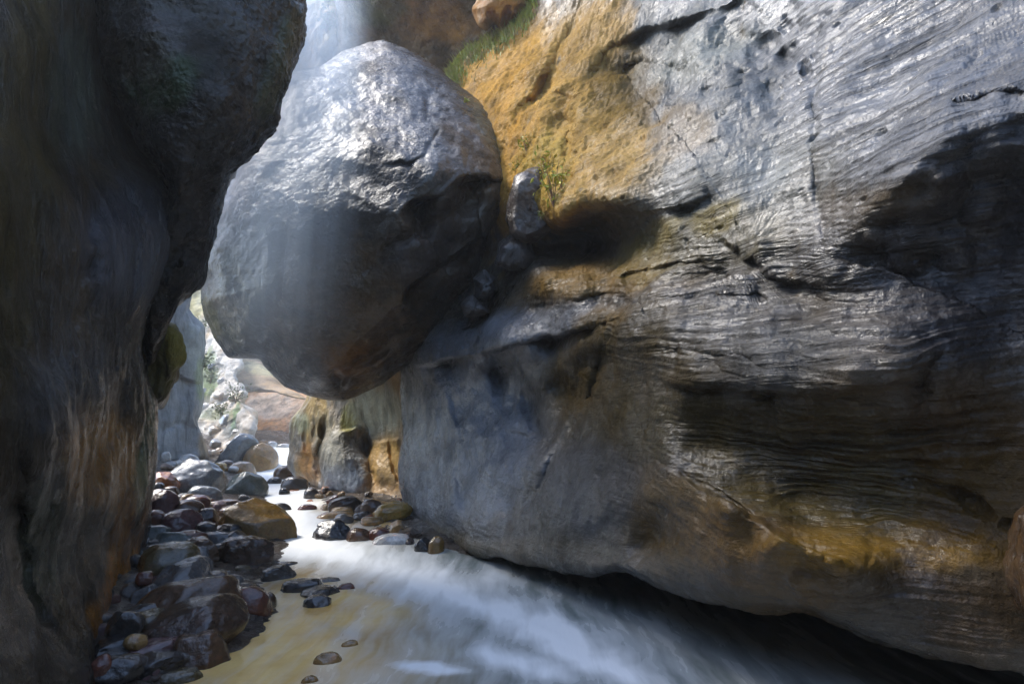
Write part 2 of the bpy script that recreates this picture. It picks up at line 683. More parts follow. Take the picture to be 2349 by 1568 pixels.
# ------------------------------------------------------------------ water
def build_water():
    xs = np.linspace(-9, 6.5, 360)
    ys = np.concatenate([np.linspace(0.8, 9, 380), np.linspace(9.05, 27, 260)])
    X, Y = np.meshgrid(xs, ys, indexing='ij')
    P = np.stack([X.ravel(), Y.ravel(), np.zeros(X.size)], 1)
    c, s = math.cos(0.5), math.sin(0.5)
    u = P[:, 0] * c + P[:, 1] * s
    v = -P[:, 0] * s + P[:, 1] * c
    Q = np.stack([u * 1.6, v * 0.6, 0 * u], 1)
    rough = 0.3 + 0.7 * sstep(6, 8, P[:, 1])
    P[:, 2] = zw(P[:, 1]) + 0.022 * fbm(Q, 3) * rough + 0.008 * fbm(Q * np.array([4, 2.5, 1]) + 9, 3)
    # the step of the cascade is broken up by the rocks it runs over
    P[:, 2] += 0.07 * fbm(P * np.array([1.5, .9, 1]) + 40, 3) * sstep(6.2, 7.2, P[:, 1]) * (1 - sstep(8, 10, P[:, 1]))
    px, py, d = project(P)
    q_ = np.stack([px / 90, py / 40, 0 * px], 1)
    px, py = px + 45 * fbm(q_, 3), py + 16 * fbm(q_ + 40, 3)
    f = 0.10 + 0.0 * px
    for b in [(650, 1140, 90, 75, 30, 1.0), (690, 1215, 80, 55, 40, 1.0), (645, 1055, 45, 40, 0, 1.2), (760, 1262, 150, 34, 8, .8),
              (900, 1310, 260, 62, 16, .62), (1080, 1370, 200, 34, 22, .62), (1270, 1450, 170, 46, 24, .66), (985, 1528, 75, 13, 3, 1.0),
              (1190, 1520, 120, 30, 14, .6), (1400, 1530, 130, 34, 20, .55), (560, 1345, 50, 12, 0, .35), (820, 1335, 120, 22, 10, .35), (750, 1190, 120, 30, 10, .5)]:
        f = np.maximum(f, b[5] * blob(px, py, *b[:5]))
    f = f + 0.16 * fbm(Q * np.array([2.2, 1.2, 1]) + 5, 4)
    f = np.where(d > 12, np.maximum(f, 0.75), f)
    f = np.clip(f * 1.3 + .10, 0, 1)
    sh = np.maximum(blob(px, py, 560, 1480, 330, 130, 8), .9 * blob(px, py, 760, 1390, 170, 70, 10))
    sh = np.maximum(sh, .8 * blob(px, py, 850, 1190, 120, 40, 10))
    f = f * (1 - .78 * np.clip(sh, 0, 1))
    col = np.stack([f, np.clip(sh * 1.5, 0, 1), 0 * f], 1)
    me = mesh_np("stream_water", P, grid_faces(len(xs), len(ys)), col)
    t = NT("silky_water")
    pos = t.add("ShaderNodeNewGeometry").outputs["Position"]
    att = t.add("ShaderNodeAttribute", attribute_name="tint").outputs["Color"]
    sep = t.add("ShaderNodeSeparateColor")
    t.val(sep.inputs[0], att)
    wn_ = t.noise(pos, 1.1, 3)
    wc = t.add("ShaderNodeCombineXYZ")
    t.val(wc.inputs[0], t.math('MULTIPLY', wn_, .25))
    wa = t.add("ShaderNodeVectorMath", operation='ADD')
    t.val(wa.inputs[0], pos)
    t.val(wa.inputs[1], wc.outputs[0])
    st = t.noise(t.mapping(wa.outputs[0], (2.8, .55, 4), (0, 0, -0.45)), 1.0, 5, 0.55, 0.15)
    st2 = t.noise(t.mapping(wa.outputs[0], (9.0, 1.0, 4), (0, 0, -0.5)), 1.0, 4, 0.55, 0.1)
    foam = t.math('ADD', sep.outputs[0], t.rng(st, 0.3, 0.7, -0.30, 0.30))
    foam = t.math('ADD', foam, t.rng(st2, 0.3, 0.7, -0.11, 0.11))
    foam = t.rng(foam, 0.0, 0.80, 0.06, 1.0)
    big = t.noise(wa.outputs[0], 1.6, 5, 0.65)
    amber = t.mix(t.rng(big, 0.35, 0.65, 0, 1), (0.72, 0.39, 0.065, 1), (0.92, 0.62, 0.20, 1))
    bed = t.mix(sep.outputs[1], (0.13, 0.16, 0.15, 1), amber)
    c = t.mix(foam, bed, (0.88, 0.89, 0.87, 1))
    rg = t.rng(foam, 0.0, 1.0, 0.12, 0.5)
    b = t.bump(st, 0.10, 0.05)
    b = t.bump(st2, 0.16, 0.03, b)
    p = t.principled(Base_Color=c, Roughness=rg, Normal=b)
    p.inputs["IOR"].default_value = 1.33
    o = link("stream_water", me, t.m)
    tag(o, "milky long-exposure stream, golden in the shallows and white in the rapids", "stream", None, "structure")


build_water()

# ------------------------------------------------------------------ the great right-hand wall
PA = np.array([-2.0, 10.0])
PN = np.array([-0.8214, -0.5704])


def plane_depth(off):
    def f(x, y):
        o = off(x, y)
        r = rays(x, y)
        den = r[..., 0] * PN[0] + r[..., 1] * PN[1]
        return (o + PA @ PN) / den
    return f


RW = RBF([
    # foot and bluish face
    (925, 1180, .05), (1030, 1250, .45), (1240, 1290, .62), (1450, 1310, .8), (1600, 1370, .85), (1850, 1390, .85), (2050, 1440, .75), (2349, 1510, .55),
    (940, 1000, -.10), (1000, 1060, .08), (1120, 1000, .12), (1200, 1100, .36), (1320, 1020, .36), (1000, 930, -.05), (1100, 900, -.10), (1250, 900, -.05),
    (1330, 900, .15), (930, 880, -.25),
    # band of the silver ledge
    (950, 815, .02), (1150, 772, .16), (1300, 745, .24), (1410, 715, .32), (1100, 715, -.45), (1250, 700, -.2), (1380, 685, .0),
    # cave and block
    (1330, 565, -1.7), (1250, 560, -1.4), (1420, 540, -.6), (1250, 625, -.15), (1340, 640, -.02), (1420, 640, .05), (1200, 640, -.4),
    (1290, 505, -.1), (1400, 475, .08), (1560, 465, .16), (1200, 450, -.5), (1250, 420, -.5),
    # orange slab
    (1030, 150, -1.45), (1100, 200, -1.25), (1150, 280, -.95), (1215, 30, -2.1), (1250, 200, -1.15), (1300, 350, -.45), (1380, 400, -.12), (1300, 100, -1.55), (1210, 390, -.62),
    (1450, 190, -1.15), (1400, 260, -.85), (1560, 130, -1.0), (1500, 320, -.3), (1520, 420, .06), (1450, 40, -1.6),
    # pale upper slab
    (1600, 0, -1.4), (1650, 100, -.8), (1700, 200, -.45), (1650, 300, -.15), (1650, 400, .1), (1700, 500, .28), (1800, 500, .25), (1780, 350, .0),
    (1800, 100, -.75), (1750, 600, .36), (1600, 560, .22), (1500, -300, -2.3), (1400, -900, -4.5), (1800, -300, -1.9), (2200, -900, -3.6), (1300, -200, -1.7),
    # right slab
    (1890, 50, -.55), (1890, 300, .1), (1900, 500, .42), (1910, 610, .55), (2060, 425, .80), (2200, 310, .80), (2349, 265, .78), (2050, 250, .28), (2200, 120, .1),
    (2349, 50, .1), (2200, -300, -1.0), (2600, -300, -.8), (2600, 200, .7), (2050, 60, -.3),
    (2150, 520, .54), (2300, 420, .54), (2050, 640, .46), (2250, 700, .34), (2349, 700, .28), (2349, 950, .25), (2600, 800, .2),
    # middle ridges and bulge
    (1480, 610, .08), (1600, 645, .34), (1780, 650, .40), (1900, 680, .45), (1450, 705, .42), (1700, 700, .50), (1600, 760, .62), (1800, 780, .72), (2000, 780, .72), (2080, 840, .80),
    (1950, 870, .90), (1750, 870, .88), (1600, 870, .78), (1480, 820, .58), (1700, 960, .66), (1900, 970, .62), (2100, 960, .50), (1900, 1090, .48), (2150, 1080, .38), (2300, 1100, .32),
    (1600, 1010, .64), (1450, 950, .52), (1420, 1060, .50), (1400, 1160, .66),
    # diagonal glinting rib
    (1540, 1070, .76), (1660, 1145, .88), (1800, 1228, .98), (1950, 1300, 1.0), (1720, 1090, .62), (1850, 1160, .6), (2000, 1220, .62), (1620, 1270, .98), (1760, 1330, .98),
    (2120, 1290, .66), (2250, 1280, .58), (2349, 1300, .5), (1480, 1240, .66), (2600, 1300, .4), (2900, 1700, .4), (3200, 800, .1), (3200, -800, -2.5), (2600, 1650, .5),
], 2e-4)


def rw_feat(x, y):
    z = np.zeros(x.shape)
    # overhangs and steps
    z += ledge(x, y, [(1285, 525), (1330, 505), (1400, 475), (1470, 492), (1560, 470), (1640, 440)], .30, 10, 60)
    z += ledge(x, y, [(1190, 700), (1300, 690), (1420, 665), (1450, 690)], .10, 8, 40)
    z += ledge(x, y, [(945, 838), (1050, 822), (1150, 795), (1260, 768), (1340, 752), (1425, 722)], .55, 9, 80)
    z += ledge(x, y, [(1420, 690), (1500, 690), (1620, 672), (1740, 668), (1780, 690)], .07, 6, 30)
    z += ledge(x, y, [(1420, 640), (1440, 625), (1560, 600), (1640, 590)], .20, 7, 40)
    z += ledge(x, y, [(1640, 545), (1720, 585), (1800, 640), (1900, 650)], .26, 12, 60)
    z += ledge(x, y, [(1920, 655), (1890, 600), (2060, 435), (2130, 370), (2215, 300), (2349, 262), (2500, 240)], .14, 50, 220)
    z += ledge(x, y, [(1500, 865), (1600, 890), (1760, 890), (1900, 900), (2010, 885), (2100, 868), (2150, 800)], .16, 14, 120)
    z += ledge(x, y, [(1330, 190), (1380, 120), (1460, 75), (1560, 45), (1650, 20), (1720, -20)], .60, 16, 110)
    z += ledge(x, y, [(1400, 165), (1480, 130), (1580, 150)], .22, 14, 60)
    z += ledge(x, y, [(2180, 235), (2250, 215), (2360, 205)], .12, 6, 25)
    z += ledge(x, y, [(1000, 985), (1100, 980), (1180, 990), (1240, 1015)], .05, 8, 40)
    z += ledge(x, y, [(1245, 560), (1300, 548), (1360, 552), (1420, 545), (1470, 530)], .25, 8, 40)
    z += ledge(x, y, [(1290, 590), (1350, 580), (1410, 590)], -.2, 8, 30)
    z += groove(x, y, [(1365, 520), (1372, 560), (1368, 600)], 9, .2)
    # cracks
    z += groove(x, y, [(1868, -80), (1872, 150), (1866, 300), (1880, 480), (1905, 620)], 9, .045)
    z += groove(x, y, [(1425, 720), (1390, 800), (1370, 880), (1330, 950), (1310, 1010), (1270, 1070), (1240, 1130)], 13, .20)
    z += groove(x, y, [(1345, 770), (1350, 830), (1380, 870)], 7, .06)
    z += groove(x, y, [(1190, 330), (1225, 250), (1260, 180), (1300, 90), (1340, 10), (1370, -60)], 15, .34)
    z += groove(x, y, [(1170, 290), (1200, 250), (1240, 215), (1275, 150)], 13, .26)
    z += groove(x, y, [(1250, 330), (1290, 270), (1300, 210)], 20, .42)
    z += groove(x, y, [(1290, 470), (1298, 400), (1300, 330), (1315, 270)], 12, .24)
    z += groove(x, y, [(1130, 800), (1140, 880), (1160, 950)], 14, .18)
    z += groove(x, y, [(1200, 860), (1215, 940), (1245, 1000)], 16, .22)
    z += groove(x, y, [(1500, 1050), (1560, 1085), (1650, 1135), (1740, 1190)], 6, .05)
    z += groove(x, y, [(2080, 1100), (2200, 1130), (2290, 1190), (2345, 1210)], 8, .07)
    z += groove(x, y, [(1540, 870), (1560, 800), (1700, 820), (1760, 850)], 5, .03)
    z += ledge(x, y, [(1500, 1045), (1600, 1105), (1720, 1180), (1850, 1250), (1970, 1308)], -.20, 12, 100)
    z += ledge(x, y, [(1365, 850), (1320, 980), (1255, 1110), (1205, 1240)], .16, 16, 170)
    z += ledge(x, y, [(1020, 860), (1060, 980), (1050, 1100), (1075, 1230)], -.10, 14, 90)
    # scoops
    z -= .16 * blob(x, y, 1490, 1235, 60, 45, -30)
    z -= .10 * blob(x, y, 1240, 1000, 70, 90, 20)
    z -= .10 * blob(x, y, 1640, 830, 40, 22, 20)
    z -= .25 * blob(x, y, 1180, 870, 60, 50, 0)
    z -= .28 * blob(x, y, 1290, 870, 45, 70, 0)
    z -= .10 * blob(x, y, 1380, 1240, 50, 60, 10)
    for (a, b, rx, ry, k) in [(1760, 95, 26, 16, .10), (1800, 130, 16, 14, .10), (1780, 175, 18, 22, .10), (1790, 190, 30, 14, .08), (1730, 130, 14, 12, .06), (1700, 175, 18, 11, .07),
                              (1770, 215, 24, 20, .12), (1800, 60, 14, 16, .07), (1840, 60, 16, 24, .06), (1690, 210, 22, 9, .06), (1640, 330, 18, 8, .04), (1815, 20, 12, 14, .06),
                              (1745, 60, 12, 9, .05), (1660, 145, 14, 8, .04), (1620, 215, 20, 8, .04), (1850, 160, 10, 20, .05), (1720, 250, 16, 8, .05)]:
        z -= k * 2.0 * blob(x, y, a, b, rx, ry, -25)
    return z


_sd = np.array([-0.22, -0.30, 1.0])
_sd /= np.linalg.norm(_sd)


def rw_noise(P):
    w = 0.06 * fbm(P * 1.1 + 5, 3)
    h = P @ _sd + w
    st = np.stack([P[:, 0] * 0.8, P[:, 1] * 0.8, h * 9.0], 1)
    st2 = np.stack([P[:, 0] * 0.8, P[:, 1] * 0.8, h * 22.0], 1)
    band = sstep(-0.25, 0.3, fbm(P * 0.7 + 50, 2))
    qx, qy, _ = project(P)
    up = rw_band(qx, qy) * 1.1
    d = 0.10 * fbm(P * 1.3 + 3, 4)
    d = d + up * (0.3 + 0.7 * band) * (0.060 * fbm(st, 3) + (0.034 + 0.030 * sstep(1.2, 2.2, P[:, 0])) * fbm(st2, 3, ridge=True))
    d = d + 0.012 * fbm(P * 11, 3)
    d = d + rw_dry(qx, qy) * (0.07 * fbm(P * np.array([3.5, 3.5, 1.8]) + 9, 4) + 0.035 * fbm(P * np.array([9, 9, 5]) + 2, 3, ridge=True))
    pit = fbm(P * np.array([7, 7, 9]) + 70, 2)
    d = d - 0.035 * sstep(0.36, 0.6, pit) * sstep(2.2, 3.5, P[:, 2])
    return d


GREY, BROWN, OCH, ORA, PALE, BLU = (.17, .165, .16), (.12, .09, .06), (.26, .18, .08), (.40, .24, .09), (.36, .35, .32), (.20, .21, .225)
rw_rock = tinter((.055, .049, .042), [
    (1700, 150, 420, 300, 0, (.12, .125, .125), .9), (2150, 150, 380, 260, 0, (.085, .088, .095), .9), (1650, 450, 300, 130, -15, (.12, .118, .10), .7),
    (1120, 200, 190, 190, 0, (.40, .215, .05), 1), (1230, 330, 150, 190, 10, (.38, .20, .04), 1), (1330, 150, 100, 200, 20, (.30, .175, .045), .9),
    (1390, 340, 110, 130, 0, (.34, .21, .06), .85), (1440, 200, 100, 80, -30, (.09, .055, .012), .85), (1600, 130, 120, 50, -20, (.19, .19, .165), .8), (1690, 420, 150, 70, -25, (.17, .175, .165), .7), (2130, 330, 220, 60, -25, (.12, .125, .135), .7), (1560, 300, 70, 60, 0, (.18, .11, .03), .5),
    (1250, 400, 60, 90, 0, (.26, .18, .035), .7), (1350, 640, 140, 45, -5, (.16, .095, .025), .9), (1050, 125, 50, 16, -35, (.17, .17, .012), .9), (1150, 70, 50, 14, -30, (.15, .15, .012), .8), (1650, 560, 160, 60, -15, (.085, .065, .022), .6), (1300, 1180, 190, 90, 5, (.085, .068, .045), .7), (1560, 1180, 170, 100, 20, (.13, .075, .018), .85), (1460, 760, 120, 60, -10, (.11, .07, .02), .7), (1470, 600, 60, 50, 0, (.13, .09, .02), .6),
    (1640, 500, 60, 30, -40, (.22, .16, .025), .7), (1500, 540, 70, 30, -30, (.15, .11, .02), .6),
    (1060, 1020, 190, 200, 0, (.15, .165, .19), .95), (1180, 780, 230, 60, -12, (.15, .158, .175), .85), (1385, 765, 70, 50, -30, (.24, .13, .02), .95), (1345, 890, 70, 50, -40, (.22, .12, .02), .9),  # cool skylight on the lower left face is put into its bluish colour
    (1000, 1230, 120, 30, 15, (.16, .13, .08), .6), (1300, 1270, 260, 30, 4, (.15, .12, .08), .6),
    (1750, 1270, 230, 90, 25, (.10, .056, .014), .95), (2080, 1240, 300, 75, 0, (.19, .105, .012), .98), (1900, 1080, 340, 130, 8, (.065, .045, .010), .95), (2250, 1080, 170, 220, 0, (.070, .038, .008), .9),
    (2200, 1400, 280, 90, 10, (.035, .022, .010), .9), (1650, 800, 280, 70, 5, (.065, .063, .058), .8), (2250, 620, 270, 230, 0, (.026, .024, .026), .95),  # shade below the right slab's diagonal edge is painted in as near-black
    (1450, 900, 200, 170, 0, (.055, .038, .014), .95), (1350, 1120, 140, 110, 0, (.075, .072, .07), .8), (1700, 1000, 280, 90, 5, (.060, .042, .012), .95),  # shade of the lower wall is put into these dark browns
], (.075, .055, .032), 2.0, 0.9, (1, 1, 2.5))


def rw_band(x, y):
    b = 0.30 + 0 * x
    for cx, cy_, rx, ry, a, k in [(2080, 250, 330, 330, -20, 1.0), (1720, 620, 300, 90, -5, 1.0), (1800, 790, 420, 130, 3, .9), (1950, 1060, 480, 200, 5, .75), (1600, 470, 260, 90, -12, .8),
                                 (1600, 150, 250, 150, -20, .35), (1330, 640, 140, 50, -5, .6)]:
        b = np.maximum(b, k * blob(x, y, cx, cy_, rx, ry, a))
    b = b * (1 - .85 * blob(x, y, 1100, 1020, 260, 230)) * (1 - .5 * blob(x, y, 1750, 1270, 240, 90, 25)) * (1 - .5 * blob(x, y, 1200, 280, 170, 220)) * (1 - .75 * blob(x, y, 2280, 1360, 300, 150))
    return b


def rw_dry(x, y):
    d = 0 * x
    for cx, cy_, rx, ry, a, k in [(1130, 200, 210, 210, 0, 1.0), (1240, 330, 150, 190, 10, 1.0), (1350, 180, 150, 220, 20, .95), (1420, 330, 120, 120, 0, .8), (1580, 160, 160, 150, 0, .6), (1700, 300, 120, 120, 0, .35),
                                 (1360, 640, 120, 50, -5, .6), (1385, 765, 60, 45, -30, .8), (1345, 890, 60, 50, -40, .8)]:
        d = np.maximum(d, k * np.clip(1.5 * blob(x, y, cx, cy_, rx, ry, a), 0, 1))
    return d


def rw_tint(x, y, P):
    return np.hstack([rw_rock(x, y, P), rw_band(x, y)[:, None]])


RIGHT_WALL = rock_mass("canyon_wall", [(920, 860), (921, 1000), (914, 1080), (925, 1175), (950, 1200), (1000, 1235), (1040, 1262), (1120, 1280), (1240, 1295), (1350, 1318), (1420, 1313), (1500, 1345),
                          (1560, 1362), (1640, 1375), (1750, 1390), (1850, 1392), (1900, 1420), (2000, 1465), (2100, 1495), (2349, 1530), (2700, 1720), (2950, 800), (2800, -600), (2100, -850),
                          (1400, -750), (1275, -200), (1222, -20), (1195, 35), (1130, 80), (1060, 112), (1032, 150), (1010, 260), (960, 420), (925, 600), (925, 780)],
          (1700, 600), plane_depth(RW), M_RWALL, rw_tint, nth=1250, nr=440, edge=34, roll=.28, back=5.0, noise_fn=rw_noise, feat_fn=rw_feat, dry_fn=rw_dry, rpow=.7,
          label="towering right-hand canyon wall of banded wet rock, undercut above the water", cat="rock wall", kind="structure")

# ------------------------------------------------------------------ left wall and the dark overhang
LW = RBF([(0, 800, 2.6), (200, 900, 3.75), (330, 1100, 5.0), (235, 1400, 4.0), (100, 1400, 3.0), (0, 1400, 2.5), (215, 100, 5.2), (100, 100, 3.9), (0, 100, 3.2), (0, 450, 2.85), (150, 450, 3.8),
          (300, 600, 4.7), (400, 500, 5.7), (300, 300, 5.9), (330, 850, 5.3), (360, 950, 5.6), (320, 1250, 5.3), (210, 1500, 3.4), (-400, 800, 2.0), (-400, -400, 2.6), (200, -400, 5.5), (300, -400, 6),
          (-300, 1700, 1.7), (100, 1700, 2.5), (120, 750, 3.35), (100, 1150, 3.05), (230, 1150, 4.0)], 2e-4)


def lw_feat(x, y):
    z = np.zeros(x.shape)
    z += groove(x, y, [(20, 950), (35, 1150), (60, 1330), (110, 1450), (150, 1568)], 24, .14)
    z += groove(x, y, [(200, 330), (215, 480), (190, 650), (140, 800), (60, 900)], 32, .18)
    z += groove(x, y, [(300, 700), (290, 850), (250, 1000), (200, 1120), (190, 1300)], 28, .20)
    z += groove(x, y, [(330, 1000), (315, 1150), (290, 1280), (250, 1380)], 11, .12)
    z += groove(x, y, [(345, 920), (325, 1020), (300, 1130), (280, 1260)], 9, .10)
    z += groove(x, y, [(350, 830), (360, 870), (345, 910)], 20, .25)
    z += .10 * blob(x, y, 120, 1000, 80, 200, 8)
    z -= .12 * blob(x, y, 60, 620, 60, 250, 8)
    return z


def lw_noise(P):
    c = P * np.array([5.0, 5.0, 0.7])
    return 0.08 * fbm(P * 1.2 + 11, 3) + 0.045 * fbm(c, 3) + 0.006 * fbm(P * np.array([16, 16, 3]) + 4, 3, ridge=True) + 0.006 * fbm(P * 18, 2)


lw_tint = tinter((.040, .030, .019), [
    (40, 400, 90, 500, 4, (.062, .047, .018), .85), (230, 1060, 90, 120, -20, (.20, .09, .016), .95), (270, 1330, 40, 110, 18, (.36, .14, .018), 1), (300, 1180, 30, 120, 10, (.20, .085, .016), .8),
    (90, 1250, 60, 140, 0, (.032, .042, .022), .7), (300, 560, 110, 140, 0, (.055, .058, .07), .7), (150, 900, 90, 120, 30, (.06, .06, .06), .5), (170, 200, 60, 150, 0, (.07, .08, .06), .6),
    (330, 1060, 12, 150, 8, (.10, .14, .08), .6)], (.048, .033, .017), 9.0, 1.2, (2, 2, .5))
rock_mass("canyon_wall", [(-600, -500), (0, -700), (300, -500), (360, 100), (420, 380), (424, 450), (410, 520), (384, 600), (350, 680), (333, 730), (328, 790), (338, 850), (366, 915), (364, 960), (360, 1010),
                          (350, 1100), (340, 1180), (330, 1250), (305, 1350), (270, 1400), (236, 1437), (222, 1500), (208, 1600), (160, 1800), (-400, 1900), (-700, 800)],
          (60, 850), LW, M_LWALL, lw_tint, nth=900, nr=300, edge=60, roll=.7, back=3.5, noise_fn=lw_noise, feat_fn=lw_feat, dry_fn=lambda x, y: .75 * np.clip(1.3 * blob(x, y, 20, 350, 170, 620, 6), 0, 1) + .35 * blob(x, y, 260, 500, 150, 300), rpow=.75,
          label="smooth left-hand canyon wall streaked by seeping water, rising from the stones", cat="rock wall", kind="structure")

BU = RBF([(480, 250, 5.0), (250, 120, 5.15), (300, 280, 5.2), (600, 200, 5.5), (680, 60, 5.9), (560, 370, 5.7), (420, 420, 5.3), (480, 480, 5.8), (420, 600, 5.8), (380, 760, 6.0), (350, 830, 6.2),
          (450, 620, 6.0), (420, -300, 5.2), (650, -500, 6.2), (250, -500, 5.6), (480, 60, 5.05)], 1e-4)


def bu_feat(x, y):
    z = ledge(x, y, [(400, 560), (440, 540), (480, 545)], .12, 10, 50)
    z += ledge(x, y, [(370, 650), (400, 610), (450, 590)], -.10, 10, 50)
    z += groove(x, y, [(240, 150), (300, 170), (330, 260)], 18, .10)
    z += groove(x, y, [(420, 400), (470, 440), (500, 440)], 14, .10)
    z += .15 * blob(x, y, 330, 90, 80, 60, 20)
    return z


def bu_noise(P):
    return 0.10 * fbm(P * 1.5 + 21, 4) + 0.035 * fbm(P * 5 + 2, 4) + 0.014 * fbm(P * np.array([12, 12, 22]), 3) + 0.012 * fbm(P * 24, 2)


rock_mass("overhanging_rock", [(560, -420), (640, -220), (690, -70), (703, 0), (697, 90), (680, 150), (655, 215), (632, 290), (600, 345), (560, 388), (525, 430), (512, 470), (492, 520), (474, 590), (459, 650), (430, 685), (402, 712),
                               (382, 760), (352, 830), (338, 858), (328, 800), (338, 720), (350, 650), (375, 560), (392, 490), (392, 430), (350, 372), (312, 325), (290, 272), (255, 222), (222, 175), (213, 110),
                               (205, 0), (150, -300), (200, -700), (400, -600)],
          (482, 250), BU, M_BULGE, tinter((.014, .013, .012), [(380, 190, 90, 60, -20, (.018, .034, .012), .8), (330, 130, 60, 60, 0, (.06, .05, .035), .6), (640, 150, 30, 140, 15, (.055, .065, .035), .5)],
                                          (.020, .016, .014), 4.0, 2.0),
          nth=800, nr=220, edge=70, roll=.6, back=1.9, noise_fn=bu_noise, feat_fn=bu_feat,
          label="dark overhanging rock bulging from the left wall above the gap", cat="rock")

rock_mass("rocky_outcrop", [(330, 730), (385, 738), (400, 745), (412, 765), (416, 820), (408, 868), (390, 900), (376, 930), (330, 960), (290, 900), (280, 800)], (350, 840), lambda x, y: 6.6 + 0 * x, M_BUTT,
          tinter((.09, .075, .02), [(398, 790, 14, 60, 0, (.20, .16, .03), .9)], (.04, .03, .014), 1.0, 5, (2, 2, .5)), nth=120, nr=40, edge=26, roll=.3, back=1.2,
          noise_fn=lambda P: .16 * fbm(P * np.array([3.5, 3.5, 1.4]), 4) + .03 * fbm(P * np.array([14, 14, 3]), 3), label="small mossy yellow rock knob jutting from behind the left wall", cat="rock")

# ------------------------------------------------------------------ the chockstone
CK = RBF([(690, 190, 10.0), (850, 130, 10.6), (1000, 200, 10.0), (1100, 300, 9.4), (850, 300, 8.65), (650, 350, 8.75), (900, 420, 7.75), (750, 470, 7.85), (1050, 400, 8.05), (600, 520, 8.2), (850, 560, 7.9),
          (520, 650, 8.6), (700, 700, 8.1), (950, 640, 8.1), (1100, 520, 8.5), (560, 780, 8.9), (700, 850, 8.8), (850, 800, 8.7), (950, 740, 8.7), (1050, 640, 8.8), (1140, 400, 8.6), (980, 300, 8.6),
          (750, 300, 8.7), (780, 890, 9.1), (750, 200, 9.7), (900, 200, 9.5)], 1e-4)


CKF = Facets([(885, 94, 10.7), (1000, 180, 10.1), (1015, 300, 8.9), (1000, 390, 8.1), (905, 490, 7.7), (740, 480, 7.98), (600, 430, 8.42), (545, 370, 8.7), (1160, 412, 8.5), (1155, 490, 8.95),
              (920, 690, 7.9), (760, 845, 8.5), (745, 915, 9.1), (690, 160, 10.1), (1120, 250, 9.8), (470, 700, 8.9), (520, 820, 9.2), (620, 650, 8.0), (990, 790, 9.5), (870, 885, 9.4), (800, 250, 9.1),
              (700, 320, 8.9), (590, 260, 9.3), (1060, 400, 8.35), (1060, 620, 8.9), (1090, 330, 9.0), (860, 330, 8.45), (300, -50, 10.5), (1300, -50, 10.5), (1300, 1050, 10), (300, 1050, 10), (300, 500, 9.3), (1300, 500, 9.6)],
             [(0, 1), (1, 2), (2, 3), (3, 4), (4, 5), (5, 6), (6, 7), (4, 8), (9, 10), (10, 11), (11, 12), (4, 10), (5, 17), (17, 11), (0, 20), (20, 26), (26, 4)])


def ck_depth(x, y):
    jx, jy, _ = jit(x, y, 12)
    return .58 * CKF(jx, jy) + .42 * CK(x, y)


def ck_feat(x, y):
    z = ledge(x, y, [(905, 492), (930, 470), (965, 455), (1010, 440), (1060, 412), (1100, 402), (1160, 412)], .85, 12, 110)
    z += ledge(x, y, [(915, 690), (935, 650), (1000, 612), (1060, 570), (1110, 530), (1155, 490)], .5, 10, 90)
    z += groove(x, y, [(880, 378), (940, 378), (975, 357), (990, 325), (1005, 300)], 6, .13)
    z += groove(x, y, [(1110, 365), (1135, 368), (1152, 385)], 5, .10)
    z += groove(x, y, [(980, 200), (985, 230), (980, 270), (1000, 300)], 10, .05)
    z += groove(x, y, [(740, 900), (790, 850), (860, 810), (920, 760), (980, 720)], 18, .28)
    z += groove(x, y, [(760, 845), (780, 870), (775, 905)], 10, .08)
    z += ledge(x, y, [(480, 700), (500, 760), (560, 800), (610, 820)], .12, 14, 50)
    z += ledge(x, y, [(790, 430), (850, 470), (905, 492)], .15, 20, 80)
    z += groove(x, y, [(830, 640), (900, 560), (980, 520), (1060, 470)], 16, .16)
    z += .20 * blob(x, y, 1000, 390, 40, 35, 0)
    z += .16 * blob(x, y, 870, 340, 90, 50, 10)
    z -= .14 * blob(x, y, 800, 400, 90, 40, 20)
    z -= .10 * blob(x, y, 640, 600, 60, 90, 0)
    return z


def ck_noise(P):
    return 0.07 * fbm(P * 0.8 + 61, 3) + 0.024 * fbm(P * 3.2, 4) + 0.008 * fbm(P * np.array([10, 10, 14]), 3) + 0.006 * fbm(P * 26, 2)


rock_mass("chockstone_boulder", [(690, 160), (740, 148), (790, 118), (850, 97), (885, 94), (925, 110), (960, 128), (1010, 160), (1040, 185), (1080, 215), (1120, 250), (1140, 275), (1155, 310), (1163, 350), (1168, 400),
                                 (1165, 450), (1150, 510), (1130, 570), (1100, 640), (1060, 690), (1030, 740), (990, 790), (930, 845), (870, 885), (820, 905), (785, 918), (745, 915), (700, 905), (650, 888), (618, 855),
                                 (592, 826), (550, 823), (520, 820), (490, 780), (468, 735), (460, 690), (468, 600), (480, 530), (505, 450), (545, 370), (590, 260), (640, 190)],
          (830, 520), ck_depth, M_CHOCK, tinter((.032, .026, .021), [(880, 300, 200, 130, 10, (.038, .038, .040), .85), (1010, 380, 50, 60, 0, (.07, .072, .076), .8), (1080, 350, 60, 110, -20, (.075, .05, .03), .7),
                                                              (1130, 270, 40, 90, -25, (.055, .068, .05), .6), (800, 700, 180, 140, 10, (.075, .044, .018), .85), (560, 640, 60, 150, 10, (.05, .062, .034), .8),
                                                              (480, 740, 22, 60, -10, (.11, .10, .012), .8), (800, 830, 60, 40, 0, (.13, .06, .014), .85), (980, 560, 120, 60, -35, (.045, .035, .03), .7)],
                                           (.040, .028, .018), 5.0, 1.3),
          nth=900, nr=260, edge=70, roll=.75, back=2.6, noise_fn=ck_noise, feat_fn=ck_feat, rpow=.8,
          label="enormous grey boulder wedged between the canyon walls above the stream", cat="boulder")

